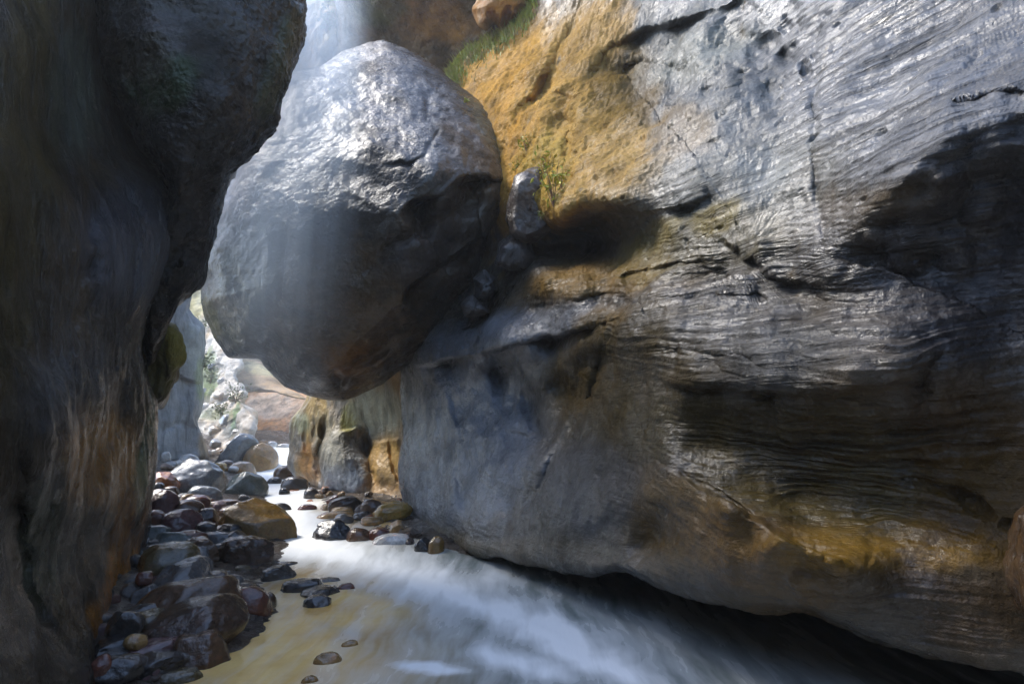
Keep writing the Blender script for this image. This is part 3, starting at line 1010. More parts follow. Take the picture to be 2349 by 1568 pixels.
for nm, ol, ce, d, colr, lab in [
    ("wedged_boulder", [(1180, 440), (1190, 410), (1212, 396), (1235, 400), (1252, 440), (1262, 490), (1262, 520), (1235, 540), (1205, 548), (1180, 535), (1168, 500)], (1215, 475), 7.7, (.12, .09, .075),
     "upright dark boulder with a shiny top wedged beside the great chockstone"),
    ("wedged_boulder", [(1150, 560), (1170, 545), (1205, 555), (1214, 590), (1200, 612), (1165, 616), (1142, 605)], (1178, 582), 7.9, (.11, .10, .10),
     "rounded grey boulder jammed directly under the upright wedged boulder"),
    ("wedged_boulder", [(1090, 640), (1112, 622), (1138, 640), (1140, 668), (1120, 688), (1096, 682)], (1115, 655), 8.0, (.10, .095, .095),
     "small grey boulder jammed low in the crack beside the chockstone"),
    ("wedged_boulder", [(1066, 700), (1085, 680), (1112, 696), (1118, 716), (1090, 724), (1070, 720)], (1090, 704), 8.1, (.10, .09, .085),
     "lowest little boulder in the crack, above the silver ledge")]:
    ol = [(ce[0] + 1.22 * (a - ce[0]), ce[1] + 1.15 * (b - ce[1])) for a, b in ol]
    colr = tuple(c * .55 for c in colr)
    rock_mass(nm, ol, ce, (lambda dd: (lambda x, y: dd + 0 * x))(d), M_CHOCK, tinter(colr, [], tuple(c * .7 for c in colr), d, 3), nth=140, nr=60, edge=26, roll=.35, back=.9,
              noise_fn=lambda P: .11 * fbm(P * 1.9 + 3, 3) + .012 * fbm(P * 14, 3), label=lab, cat="boulder")

# ------------------------------------------------------------------ the buttress and what lies beyond
BT = RBF([(690, 1000, 12.9), (740, 1060, 12.0), (700, 1090, 12.6), (780, 960, 12.3), (790, 1050, 11.5), (840, 1020, 12.3), (900, 1000, 11.6), (880, 1100, 11.2), (910, 900, 11.4), (820, 900, 12.2), (720, 920, 13.0),
          (800, 1130, 11.4), (980, 1000, 10.8)], 1e-4)


def bt_feat(x, y):
    z = groove(x, y, [(735, 900), (745, 960), (735, 1020), (725, 1070), (740, 1120)], 8, .30)
    z += groove(x, y, [(705, 960), (700, 1010), (712, 1060)], 7, .22)
    z += groove(x, y, [(840, 985), (838, 1040), (850, 1090), (860, 1140)], 10, .35)
    z += groove(x, y, [(720, 930), (724, 980), (718, 1020)], 5, .15)
    z += groove(x, y, [(893, 1000), (902, 1060), (918, 1110)], 6, .2)
    z += ledge(x, y, [(750, 1010), (780, 985), (815, 975), (850, 990)], -.22, 10, 60)
    z += ledge(x, y, [(664, 1035), (690, 1042), (720, 1040)], .18, 8, 30)
    z += ledge(x, y, [(852, 1004), (890, 1003), (920, 1006)], -.12, 6, 60)
    z -= .10 * blob(x, y, 820, 1010, 22, 28, 0)
    z -= .30 * blob(x, y, 745, 985, 12, 22, 0)
    z -= .35 * blob(x, y, 870, 1125, 34, 26, 0)
    return z


bt_tint = tinter((.22, .20, .17), [(715, 960, 40, 60, 0, (.36, .25, .10), .9), (710, 1060, 26, 45, -10, (.42, .22, .08), .95), (790, 1070, 55, 90, 0, (.27, .28, .29), .95), (760, 1010, 40, 60, 0, (.26, .23, .16), .7),
                                  (885, 1070, 45, 70, 0, (.40, .24, .07), .95), (800, 960, 22, 40, 10, (.30, .27, .07), .85), (860, 940, 60, 60, 0, (.24, .25, .20), .8), (880, 1130, 60, 30, 0, (.33, .18, .06), .6),
                                  (690, 970, 16, 24, 0, (.36, .36, .22), .8)], (.28, .19, .09), 3.0, 1.4, (2, 2, .4))
rock_mass("rock_buttress", [(703, 913), (688, 936), (668, 965), (664, 1000), (668, 1035), (662, 1062), (671, 1087), (708, 1103), (715, 1125), (728, 1137), (780, 1143), (825, 1146), (880, 1152), (925, 1160), (1000, 1170),
                            (1010, 1000), (1000, 840), (900, 800), (790, 830), (725, 870)], (815, 1015), BT, M_BUTT, bt_tint, nth=500, nr=200, edge=26, roll=.5, back=2.5,
          noise_fn=lambda P: .10 * fbm(P * 1.2 + 7, 3) + .05 * fbm(P * np.array([4, 4, .7]), 4) + .012 * fbm(P * 12, 3), feat_fn=bt_feat,
          label="fluted orange and grey rock buttress at the bend of the stream", cat="rock")

rock_mass("canyon_wall", [(470, 560), (455, 640), (424, 700), (440, 725), (468, 748), (472, 826), (468, 898), (461, 952), (452, 972), (468, 1006), (478, 1062), (400, 1090), (250, 1120), (120, 1000), (120, 500), (300, 350)],
          (350, 850), RBF([(470, 700, 16), (300, 800, 13.5), (465, 1000, 15.5), (380, 1000, 14.3), (250, 1000, 12.5), (400, 600, 15.5)], 1e-3), M_BUTT,
          tinter((.17, .18, .19), [(450, 800, 40, 60, 0, (.24, .25, .22), .7), (460, 870, 14, 50, 0, (.20, .24, .12), .7), (470, 1030, 14, 40, 0, (.3, .2, .1), .7)], (.14, .14, .145), 6.0, .9, (1, 1, .5)),
          nth=400, nr=120, edge=26, roll=.9, back=2.5, noise_fn=lambda P: .18 * fbm(P * .8 + 3, 4) + .03 * fbm(P * np.array([4, 4, 1]), 3),
          feat_fn=lambda x, y: ledge(x, y, [(380, 850), (430, 868), (475, 872)], .25, 8, 50) + groove(x, y, [(380, 990), (420, 970), (470, 985)], 6, .1),
          label="misty blue-grey wall closing the left side upstream", cat="rock wall", kind="structure")

OUTCROP = rock_mass("rock_outcrop", [(430, 560), (480, 590), (530, 700), (528, 790), (556, 838), (540, 862), (566, 905), (560, 935), (590, 962), (574, 1000), (556, 1040), (500, 1075), (460, 1070), (420, 1000), (400, 800), (405, 640)], (480, 860),
          RBF([(450, 640, 30), (520, 780, 23.5), (500, 900, 20.5), (560, 960, 18.0), (490, 1020, 18.2), (440, 800, 26), (440, 1000, 21)], 1e-3), M_FAR,
          tinter((.56, .51, .45), [(480, 860, 18, 60, 10, (.13, .19, .07), .8), (505, 950, 40, 12, -10, (.14, .17, .08), .7), (535, 985, 22, 26, 0, (.10, .11, .10), .8), (450, 720, 20, 60, 0, (.40, .36, .14), .6),
                                   (540, 960, 8, 40, 0, (.12, .2, .08), .8)], (.38, .28, .17), 2.0, .9),
          nth=360, nr=130, edge=26, roll=1.0, back=3, noise_fn=lambda P: .50 * fbm(P * .5 + 13, 3) + .16 * fbm(P * np.array([1.6, 1.6, 2.6]), 4),
          feat_fn=lambda x, y: ledge(x, y, [(470, 930), (520, 905), (545, 915)], .5, 8, 25) + ledge(x, y, [(480, 985), (530, 960), (570, 965)], .5, 8, 25) + ledge(x, y, [(470, 845), (510, 830), (540, 850)], .4, 8, 20),
          label="sunlit pale rubbly outcrop with green tufts behind the gap", cat="rock")

rock_mass("fallen_slab", [(512, 850), (535, 830), (565, 822), (600, 830), (632, 868), (665, 898), (720, 925), (640, 902), (580, 898), (535, 908), (515, 890)], (575, 868), lambda x, y: 21.5 + (900 - y) * .04, M_FAR,
          tinter((.38, .26, .14), [(590, 845, 40, 14, 20, (.42, .38, .22), .8)], (.26, .17, .10), 4.0, 1), nth=240, nr=80, edge=24, roll=.8, back=3,
          noise_fn=lambda P: .12 * fbm(P * 1.1, 4), label="brown fallen slab leaning across the top of the far opening", cat="rock")

rock_mass("far_rock", [(500, 900), (540, 885), (600, 880), (680, 890), (740, 900), (780, 960), (780, 1080), (600, 1090), (540, 1060), (520, 990)], (640, 980), lambda x, y: 24.0 + (1060 - y) * .035 - (x - 640) * .02, M_FAR,
          tinter((.52, .25, .09), [(620, 930, 60, 30, 0, (.52, .42, .34), .8), (700, 960, 40, 60, 0, (.34, .26, .20), .7), (650, 1010, 60, 24, 0, (.20, .13, .10), .7)], (.42, .19, .06), 8.0, .7),
          nth=300, nr=100, edge=30, roll=1.0, back=3, noise_fn=lambda P: .25 * fbm(P * .6 + 3, 4) + .06 * fbm(P * 2.4, 3),
          label="large orange rock face at the very back of the gorge", cat="rock")

rock_mass("pale_cliff", [(660, -400), (755, -400), (768, -20), (778, 40), (774, 105), (748, 150), (735, 200), (690, 260), (600, 260), (560, 0), (600, -300)], (690, 60),
          RBF([(700, 0, 18.5), (770, 40, 16.5), (640, 0, 21), (700, 200, 17), (700, -300, 26)], 1e-3), M_FAR,
          tinter((.34, .24, .12), [(715, 100, 20, 60, 0, (.45, .30, .18), .7)], (.30, .20, .09), 4.0, .8, (1, 1, .4)), nth=300, nr=100, edge=24, roll=1.2, back=3,
          noise_fn=lambda P: .30 * fbm(P * np.array([.8, .8, .35]) + 3, 4, ridge=True) + .05 * fbm(P * 3, 3), label="narrow sunlit pale cliff beside the upper gap", cat="rock")

rock_mass("canyon_wall", [(770, -70), (840, -40), (930, -90), (1050, -60), (1180, -120), (1350, -60), (1350, 100), (1200, 330), (1000, 380), (720, 330), (738, 160), (770, 100), (775, 40), (768, -40)], (980, 100),
          RBF([(770, 60, 15.5), (900, 160, 15.5), (1000, 50, 14.2), (900, -100, 12.5), (1100, 100, 14), (1000, -400, 10.5), (1300, -300, 10.5), (800, -300, 13)], 1e-3), M_BULGE,
          tinter((.075, .05, .026), [(980, 30, 110, 50, 20, (.24, .12, .025), .85), (870, 20, 60, 40, 0, (.05, .065, .025), .7)], (.11, .065, .028), 4.0, .8),  # golden patch paints warm sunlight onto the back wall
          nth=360, nr=120, edge=30, roll=1.0, back=4, noise_fn=lambda P: .25 * fbm(P * .6 + 13, 4) + .05 * fbm(P * 2.4, 3), label="shaded brown back wall above the great boulder", cat="rock wall", kind="structure")

rock_mass("rocky_outcrop", [(1082, 22), (1096, -5), (1110, -70), (1230, -80), (1220, 10), (1195, 45), (1165, 62), (1150, 75), (1135, 60), (1112, 72), (1095, 60)], (1150, 5), lambda x, y: 11.3 + 0 * x, M_FAR,
          tinter((.24, .10, .014), [(1120, 60, 14, 20, 0, (.15, .10, .05), .8)], (.28, .15, .05), 1.0, 2), nth=200, nr=70, edge=40, roll=.8, back=2,
          feat_fn=lambda x, y: groove(x, y, [(1128, 20), (1125, 50), (1130, 75)], 8, .3) + groove(x, y, [(1170, 10), (1160, 40), (1150, 70)], 8, .2),
          noise_fn=lambda P: .10 * fbm(P * 1.5, 4), label="orange rock knob hanging above the grassy edge", cat="rock")

rock_mass("rocky_outcrop", [(2352, 1165), (2334, 1230), (2318, 1290), (2318, 1330), (2330, 1390), (2352, 1425), (2480, 1480), (2520, 1300), (2470, 1150)], (2410, 1300), lambda x, y: 2.15 + 0 * x, M_LWALL,
          tinter((.07, .035, .010), [], (.04, .022, .010), 1.0, 4), nth=200, nr=70, edge=50, roll=.3, back=.6, noise_fn=lambda P: .09 * fbm(P * 3, 4),
          label="rust-brown rock at the far right edge beside a dark crack", cat="rock")


# ------------------------------------------------------------------ unseen wall behind the camera, added to hold back sky light
def build_shell():
    na, nb = 150, 70
    a = np.linspace(math.radians(165), math.radians(395), na)
    b = np.linspace(0, 1, nb)
    A, B = np.meshgrid(a, b, indexing='ij')
    R = 5.6 - 1.3 * B ** 2.2
    Z = -0.6 + 5.7 * B
    P = np.stack([(R * np.cos(A)).ravel() + .2, (R * np.sin(A)).ravel() - .6, Z.ravel()], 1)
    n = np.stack([np.cos(A).ravel(), np.sin(A).ravel(), 0 * A.ravel()], 1)
    P = P - n * (0.35 * fbm(P * .6 + 3, 4) + .05 * fbm(P * 3, 3))[:, None]
    col = tinter((.07, .06, .045), [], (.09, .075, .05), 1.0, .8)(P[:, 0], P[:, 1], P)
    me = mesh_np("canyon_wall", P, grid_faces(na, nb), col)
    o = link("canyon_wall", me, M_LWALL)
    tag(o, "unseen curving canyon wall behind the camera, added to hold back sky light", "rock wall", None, "structure")


build_shell()


def build_far():
    ys = np.linspace(0, 1, 60)
    xs = np.linspace(-24, 8, 120)
    X, T = np.meshgrid(xs, ys, indexing='ij')
    P = np.stack([X.ravel(), 33 + 0 * X.ravel(), (-1 + 16 * T).ravel()], 1)
    P[:, 1] += 1.5 * fbm(P * .25, 4) + .4 * fbm(P * 1.1, 3) + 3 * T.ravel()
    col = tinter((.34, .27, .19), [], (.24, .2, .13), 1.0, .4)(P[:, 0], P[:, 1], P)
    me = mesh_np("canyon_wall", P, grid_faces(120, 60), col)
    o = link("canyon_wall", me, M_FAR)
    tag(o, "distant sunlit canyon wall across the end of the gorge", "rock wall", None, "structure")


build_far()

# ------------------------------------------------------------------ stones
def stone_mesh(name, seed, dims, kind='round', sub=4, mat=None):
    rs = np.random.RandomState(seed)
    bm = bmesh.new()
    bmesh.ops.create_icosphere(bm, subdivisions=sub, radius=1.0)
    V = np.array([v.co[:] for v in bm.verts])
    off = rs.uniform(-50, 50, 3)
    e = {'round': 2.35, 'slab': 3.0, 'angular': 2.6, 'flat': 2.3, 'wedge': 2.6, 'long': 2.6}[kind]
    # superellipsoid instead of a ball
    V = V / (np.abs(V) ** e).sum(1)[:, None] ** (1 / e)
    ncut = {'round': 3, 'slab': 5, 'angular': 9, 'flat': 3, 'wedge': 7, 'long': 4}[kind]
    lo = {'round': .80, 'slab': .78, 'angular': .60, 'flat': .8, 'wedge': .52, 'long': .8}[kind]
    V = V * (1 + 0.15 * fbm(V * 0.9 + off, 2))[:, None]
    for _ in range(ncut):
        n = rs.normal(size=3)
        n[2] = abs(n[2]) * (.7 if kind != 'wedge' else .5)
        n /= np.linalg.norm(n)
        d = rs.uniform(lo, 1.0)
        h = V @ n - d
        V = V - np.clip(h, 0, None)[:, None] * n * 0.86
    nr = fbm(V * 2.2 + off, 3)
    nf = fbm(V * 6.5 + off + 5, 3)
    k = 1.5 if kind in ('angular', 'wedge') else 1.0
    V = V * (1 + k * 0.07 * nr + k * 0.024 * nf)[:, None]
    if kind == 'slab':
        V[:, 2] *= 1 - 0.22 * V[:, 0]
    ext = np.abs(V).max(0)
    V = V / ext * np.array(dims) * 0.5
    for v, c in zip(bm.verts, V):
        v.co = c
    for f in bm.faces:
        f.smooth = True
    me = bpy.data.meshes.new(name)
    bm.to_mesh(me)
    bm.free()
    if mat:
        me.materials.append(mat)
    return me


def c4(x, y):
    return 187.9 + .3710 * x, 986.6 + .3710 * y


C = dict(dbrown=(.045, .024, .014), brown=(.085, .045, .022), red=(.10, .032, .018), purple=(.092, .042, .042), grey=(.095, .092, .09), dgrey=(.042, .037, .034), black=(.016, .015, .016),
         blue=(.155, .175, .188), olive=(.085, .064, .027), tan=(.27, .16, .055), yellow=(.33, .20, .035), orange=(.32, .11, .025), pale=(.46, .45, .43), green=(.085, .10, .09), gold=(.15, .088, .022))

# box in the picture notes, colour, shape, how it sits (b on the bank, w standing in water, p perched on others), turn in degrees, tilt
STONES = [
    (480, 1110, 960, 1365, 'dbrown', 'round', 'b', 20, 10, "largest dark brown saddle-backed boulder at the edge of the golden water"),
    (580, 1265, 930, 1490, 'brown', 'wedge', 'w', 0, 8, "brown pointed boulder half in the golden water before the largest dark boulder"),
    (290, 1325, 582, 1440, 'purple', 'long', 'b', 10, 8, "purple elongated stone lying left of the brown pointed boulder"),
    (90, 1425, 330, 1575, 'dgrey', 'round', 'b', 0, 0, "dark grey rounded stone in the bottom corner below the purple stone"),
    (50, 1440, 155, 1590, 'red', 'round', 'b', 0, 0, "reddish brown stone at the very foot of the left wall, cut by the frame"),
    (340, 1410, 575, 1535, 'black', 'round', 'b', 15, 0, "black pitted stone in front of the purple elongated stone"),
    (445, 1488, 725, 1575, 'olive', 'flat', 'w', 0, 0, "flat olive stone awash at the bottom water's edge"),
    (75, 1315, 305, 1445, 'black', 'angular', 'b', 30, 0, "black blocky rock against the foot of the left wall"),
    (268, 1280, 372, 1350, 'tan', 'round', 'p', 0, -10, "small tan brown stone between the black blocky rock and the purple stone"),
    (300, 1160, 525, 1325, 'olive', 'round', 'b', 0, 10, "olive brown rounded stone with a bright sheen beside the largest dark boulder"),
    (150, 1145, 305, 1268, 'dgrey', 'slab', 'p', -20, -25, "slanted dark slab leaning on the left wall"),
    (285, 1098, 500, 1205, 'dgrey', 'flat', 'b', 10, 0, "dark stone carrying a small orange leaf"),
    (430, 975, 905, 1205, 'brown', 'flat', 'b', 15, 8, "broad brown boulder lying behind the largest dark boulder"),
    (885, 1000, 1152, 1195, 'red', 'round', 'w', 0, 0, "reddish round boulder at the waterline"),
    (1095, 1020, 1222, 1112, 'brown', 'wedge', 'w', 0, 0, "brown wedge of rock sticking out behind the reddish round boulder"),
    (465, 868, 795, 1065, 'grey', 'angular', 'b', 25, 15, "grey granular boulder with a silvery top in the middle of the bank"),
    (755, 900, 892, 992, 'dbrown', 'round', 'b', 0, 0, "dark round stone right of the grey granular boulder"),
    (825, 975, 1015, 1065, 'brown', 'flat', 'w', 0, 0, "flat brown stone behind the reddish round boulder"),
    (338, 985, 485, 1085, 'grey', 'angular', 'b', 0, 20, "blue grey pointed stone close to the left wall"),
    (345, 940, 455, 1002, 'olive', 'round', 'b', 0, 0, "olive pebble beside the blue grey pointed stone"),
    (440, 928, 555, 985, 'brown', 'round', 'b', 0, 0, "brownish pebble under the grey granular boulder's left end"),
    (398, 735, 692, 945, 'olive', 'round', 'b', 10, 8, "big smooth olive brown egg-shaped boulder near the left wall"),
    (352, 722, 545, 805, 'grey', 'flat', 'b', 0, 0, "flat grey stone behind the egg-shaped boulder"),
    (348, 888, 422, 948, 'red', 'angular', 'p', 0, 0, "small reddish stone between the egg-shaped boulder and the wall"),
    (815, 690, 1150, 888, 'dbrown', 'wedge', 'w', 15, 0, "dark triangular boulder standing at the waterline"),
    (928, 630, 1038, 735, 'dgrey', 'angular', 'p', 0, 15, "upright dark stone on top of the triangular boulder's shoulder"),
    (645, 738, 785, 835, 'blue', 'angular', 'b', 0, 0, "blue grey stone right of the egg-shaped boulder"),
    (688, 808, 785, 890, 'grey', 'round', 'b', 0, 0, "grey stone just left of the triangular boulder's base"),
    (648, 680, 835, 805, 'brown', 'wedge', 'b', -25, 0, "brown angular wedge behind the blue grey stone"),
    (585, 628, 745, 695, 'red', 'flat', 'p', 10, 0, "dark reddish flat stone under the maroon boulders"),
    (728, 640, 925, 725, 'grey', 'flat', 'b', -10, -5, "flat silvery wet stone left of the black round one"),
    (808, 700, 935, 750, 'grey', 'flat', 'b', 0, 0, "low silvery stone behind the triangular boulder"),
    (455, 648, 655, 748, 'green', 'long', 'b', -10, -8, "grey green elongated stone above the egg-shaped boulder"),
    (385, 605, 525, 695, 'green', 'round', 'b', 0, 0, "greenish stone touching the left wall"),
    (508, 515, 718, 655, 'purple', 'round', 'b', 0, 6, "dark maroon rounded boulder in the upper bank"),
    (398, 515, 503, 612, 'red', 'round', 'b', 0, 0, "maroon stone tucked against the left wall beside the maroon boulder"),
    (395, 395, 562, 545, 'purple', 'round', 'b', 0, 0, "big dull purple boulder against the left wall"),
    (555, 450, 715, 565, 'brown', 'round', 'b', 15, -10, "brown grey boulder right of the dull purple boulder"),
    (795, 470, 1252, 735, 'gold', 'slab', 'w', -12, -14, "long golden brown slab boulder pointing into the rapid"),
    (828, 592, 968, 675, 'black', 'round', 'b', 0, 0, "black round stone in front of the long golden slab"),
    (718, 575, 815, 635, 'dgrey', 'round', 'p', 0, 0, "small dark stone left of the black round one"),
    (708, 500, 825, 592, 'dbrown', 'round', 'b', 0, 0, "dark shiny stone at the upper end of the long golden slab"),
    (648, 418, 775, 512, 'red', 'round', 'b', 0, 0, "reddish brown stone above the dark shiny stone"),
    (785, 438, 975, 495, 'brown', 'flat', 'b', -5, 0, "flat brown stone behind the long golden slab"),
    (868, 482, 1112, 555, 'brown', 'long', 'b', -10, -8, "low brown ridge of rock along the far side of the golden slab"),
    (618, 402, 695, 455, 'tan', 'round', 'b', 0, 0, "tan pebble above the brown grey boulder"),
    (503, 355, 588, 402, 'brown', 'round', 'b', 0, 0, "brown pebble behind the dull purple boulder"),
    (468, 383, 562, 435, 'grey', 'flat', 'b', 0, 0, "flat wet grey pebble on the dull purple boulder's far side"),
    (428, 262, 588, 380, 'orange', 'angular', 'b', 0, 0, "rusty reddish rock beside the large pale blue boulder"),
    (432, 328, 503, 392, 'dgrey', 'round', 'b', 0, 0, "dark stone at the left end under the rusty rock"),
    (472, 178, 835, 392, 'blue', 'angular', 'b', -10, -12, "large pale blue grey boulder in the mist"),
    (808, 275, 1052, 440, 'green', 'long', 'w', -10, -25, "dark green grey rounded boulder nosing into the white rapid"),
    (688, 328, 785, 375, 'blue', 'angular', 'b', 0, 0, "small blue grey stone at the foot of the large pale boulder"),
    (660, 358, 835, 445, 'blue', 'flat', 'b', -8, -8, "flat blue grey stone below the large pale boulder"),
    (818, 365, 980, 445, 'green', 'angular', 'w', 0, 0, "grey green stone in front of the green grey rounded boulder"),
    (790, 15, 1000, 228, 'blue', 'wedge', 'b', -15, -25, "tall tilted rock with a pale sloping face above the cascade"),
    (998, 108, 1196, 268, 'tan', 'round', 'w', 0, 0, "tan rounded boulder with orange sides in the cascade"),
    (892, 210, 1075, 295, 'tan', 'flat', 'w', 0, 0, "low tan boulder with water sliding over it under the cascade"),
    (813, 203, 893, 250, 'yellow', 'round', 'b', 0, 0, "yellow stone left of the cascade"),
    (603, 153, 712, 220, 'pale', 'round', 'b', 0, 0, "pale grey stone on top of the far bank"),
    (490, 138, 545, 192, 'pale', 'round', 'b', 0, 0, "pale rounded pebble at the far left of the bank top"),
    (543, 133, 603, 170, 'pale', 'round', 'b', 0, 0, "small pale pebble next to the far left pebble"),
    (710, 198, 790, 240, 'grey', 'flat', 'b', 0, 0, "grey flat stone behind the large pale boulder"),
    (1192, 232, 1312, 310, 'brown', 'round', 'w', 0, 0, "brown rounded rock right of the cascade's foot"),
    (1150, 295, 1232, 335, 'black', 'round', 'w', 0, 0, "small dark rock alone in the white water below the cascade"),
    (1238, 300, 1385, 375, 'dgrey', 'round', 'w', 0, 0, "dark round rock at the left foot of the buttress"),
    (1255, 375, 1362, 424, 'orange', 'round', 'b', 0, 0, "orange red stone at the left foot of the buttress"),
    (1378, 368, 1455, 435, 'dgrey', 'round', 'b', 0, 0, "dark stone right of the orange red stone"),
    (1222, 362, 1282, 403, 'black', 'round', 'w', 0, 0, "little black stone left of the orange red stone"),
    (1520, 410, 1592, 464, 'red', 'angular', 'b', 0, 0, "reddish block under the middle of the buttress"),
    (1548, 424, 1722, 500, 'dbrown', 'long', 'b', 10, 8, "dark brown long stone under the buttress"),
    (1735, 444, 1852, 535, 'brown', 'round', 'b', 0, 0, "brown round stone left of the olive log-shaped one"),
    (1828, 460, 2030, 552, 'yellow', 'long', 'b', 8, 10, "olive yellow log-shaped stone against the right wall's corner"),
    (1553, 478, 1682, 524, 'tan', 'angular', 'b', 0, 0, "tan angular stone on the right gravel bar"),
    (1468, 508, 1682, 548, 'tan', 'flat', 'w', 0, 0, "tan flat stone awash at the gravel bar's edge"),
    (1558, 525, 1675, 574, 'grey', 'round', 'w', 0, 0, "wet grey stone in front of the tan angular stone"),
    (1688, 508, 1795, 555, 'dgrey', 'angular', 'b', 0, 0, "dark stone in the middle of the right gravel bar"),
    (1738, 540, 1855, 590, 'tan', 'round', 'b', 0, 0, "shiny tan stone in front of the brown round stone"),
    (1338, 463, 1445, 497, 'red', 'flat', 'w', 0, 0, "reddish flat stone awash in the upper rapid"),
    (1148, 458, 1285, 502, 'dgrey', 'flat', 'w', 0, 0, "dark low rock awash left of the reddish flat one"),
    (1422, 572, 1665, 695, 'black', 'angular', 'w', 0, 0, "black boulder parting the white rapid in midstream"),
    (1640, 618, 1775, 695, 'brown', 'round', 'w', 0, 0, "brown rock behind the black midstream boulder with water veiling it"),
    (1768, 612, 1905, 685, 'red', 'round', 'w', 0, 0, "reddish wet rock right of the veiled brown rock"),
    (1808, 648, 2032, 712, 'pale', 'flat', 'w', 0, 0, "pale domed rock with water running over it"),
    (1912, 572, 2005, 642, 'tan', 'angular', 'b', 0, 0, "tan stone beside the corner of the right wall"),
    (1932, 618, 2095, 695, 'dbrown', 'angular', 'b', 0, 0, "dark brown stone under the right wall's corner"),
    (2058, 668, 2165, 748, 'black', 'angular', 'w', 0, 0, "black stone in the shadow at the right wall's foot"),
    (2142, 672, 2240, 760, 'gold', 'round', 'w', 0, 0, "rounded golden stone just under the lip of the right wall"),
    (1108, 853, 1308, 935, 'dgrey', 'wedge', 'w', 0, 0, "dark pointed rock nearest the triangular boulder in the stream"),
    (1248, 928, 1495, 1005, 'dgrey', 'long', 'w', -5, 0, "long low dark rock in the stream, the larger of three in a cluster"),
    (1368, 973, 1612, 1035, 'dgrey', 'wedge', 'w', 0, 0, "dark sloping rock in the stream, middle of the cluster of three"),
    (1378, 1030, 1538, 1100, 'dgrey', 'round', 'w', 0, 0, "small dark domed rock in the stream, front of the cluster of three"),
    (1208, 815, 1328, 838, 'dgrey', 'flat', 'w', 0, 0, "barely showing rock behind the dark pointed rock"),
    (1458, 913, 1592, 938, 'grey', 'flat', 'w', 0, 0, "barely showing grey rock behind the cluster of three"),
    (1588, 948, 1685, 988, 'red', 'flat', 'w', 0, 0, "reddish rock awash right of the cluster of three"),
    (1608, 1303, 1705, 1338, 'tan', 'flat', 'w', 0, 0, "small tan stone breaking the golden water"),
    (1438, 1388, 1602, 1455, 'tan', 'flat', 'w', 0, 0, "tan stone awash in the golden water near the bottom"),
    (1358, 1523, 1455, 1565, 'tan', 'flat', 'w', 0, 0, "pale tan stone awash at the bottom edge"),
    (1088, 68, 1152, 110, 'tan', 'round', 'w', 0, 0, "first pale stone on top of the cascade, tan and nearest the tan boulder"),
    (1138, 73, 1205, 108, 'pale', 'round', 'w', 0, 0, "pale flat stone in the middle of the cascade's top row"),
    (1208, 85, 1285, 110, 'pale', 'round', 'w', 0, 0, "pale stone at the buttress end of the cascade's top row"),
]

_placed = []
_where = {}
for i, (x0, y0, x1, y1, ck, kind, sit, turn, tilt, lab) in enumerate(STONES):
    X0, Y0 = c4(x0, y0)
    X1, Y1 = c4(x1, y1)
    cxp = (X0 + X1) / 2
    if sit == 'w':
        P, d = hit(cxp, Y1 - 0.12 * (Y1 - Y0), _wf)
    elif sit == 'b':
        P, d = hit(cxp, Y1, zg)
    else:
        P, d = hit(cxp, Y1, lambda x, y: zg(x, y) + .10)
    w = (X1 - X0) * d / F
    h = (Y1 - Y0) * d / F
    dep = w * (.85 if kind in ('round', 'angular', 'wedge') else .6)
    view = (P - np.array([0, 0, CAM_Z]))
    view[2] = 0
    view /= np.linalg.norm(view)
    if sit != 'w' and y0 > 350:
        k_ = 1.22 if y0 > 800 else 1.12
        w, h, dep = w * k_, h * (k_ - .03), dep * k_
    slope = max(0.05, (CAM_Z - P[2]) / d)
    # height seen = full height + the part of its depth that shows from above
    hz = max(h - 0.35 * dep * slope, 0.35 * h)
    if sit == 'w':
        full = hz * (1.7 if kind != 'flat' else 2.2)
        cz = P[2] + hz - full / 2
    else:
        full = hz * 1.3
        cz = P[2] + hz * 1.06 - full / 2
    pos = P + view * dep * 0.38
    sub = 5 if w / d * F > 55 else 4
    me = stone_mesh("boulder", 100 + i, (w * 1.13, dep * 1.1, full * 1.12), kind, sub, M_STONE)
    nm = "boulder" if w > 0.28 else "stone"
    o = link(nm, me)
    base = cz - full / 2
    me.transform(Matrix.Translation((0, 0, full / 2)))
    o.location = (pos[0], pos[1], base)
    face = math.atan2(view[1], view[0]) - math.pi / 2
    o.rotation_euler = (0, math.radians(-tilt), face + math.radians(turn))
    o.color = (*C[ck], 1)
    tag(o, lab, nm, "stones of the stream and its banks")
    _placed.append((pos[0], pos[1], w / 2, dep / 2))
    _where[i] = pos

# the small stones packed between them share meshes
_rs = np.random.RandomState(5)
_small = []
for k in range(10):
    s = _rs.uniform(.75, 1.25, 3)
    me = stone_mesh("stone", 900 + k, (1.0, .8 * s[0], .62 * s[1]), ['round', 'angular', 'flat', 'round', 'wedge'][k % 5], 3, M_STONE)
    _small.append(me)
_keys = ['dbrown', 'brown', 'red', 'purple', 'grey', 'dgrey', 'black', 'olive', 'grey', 'dgrey', 'green', 'tan']


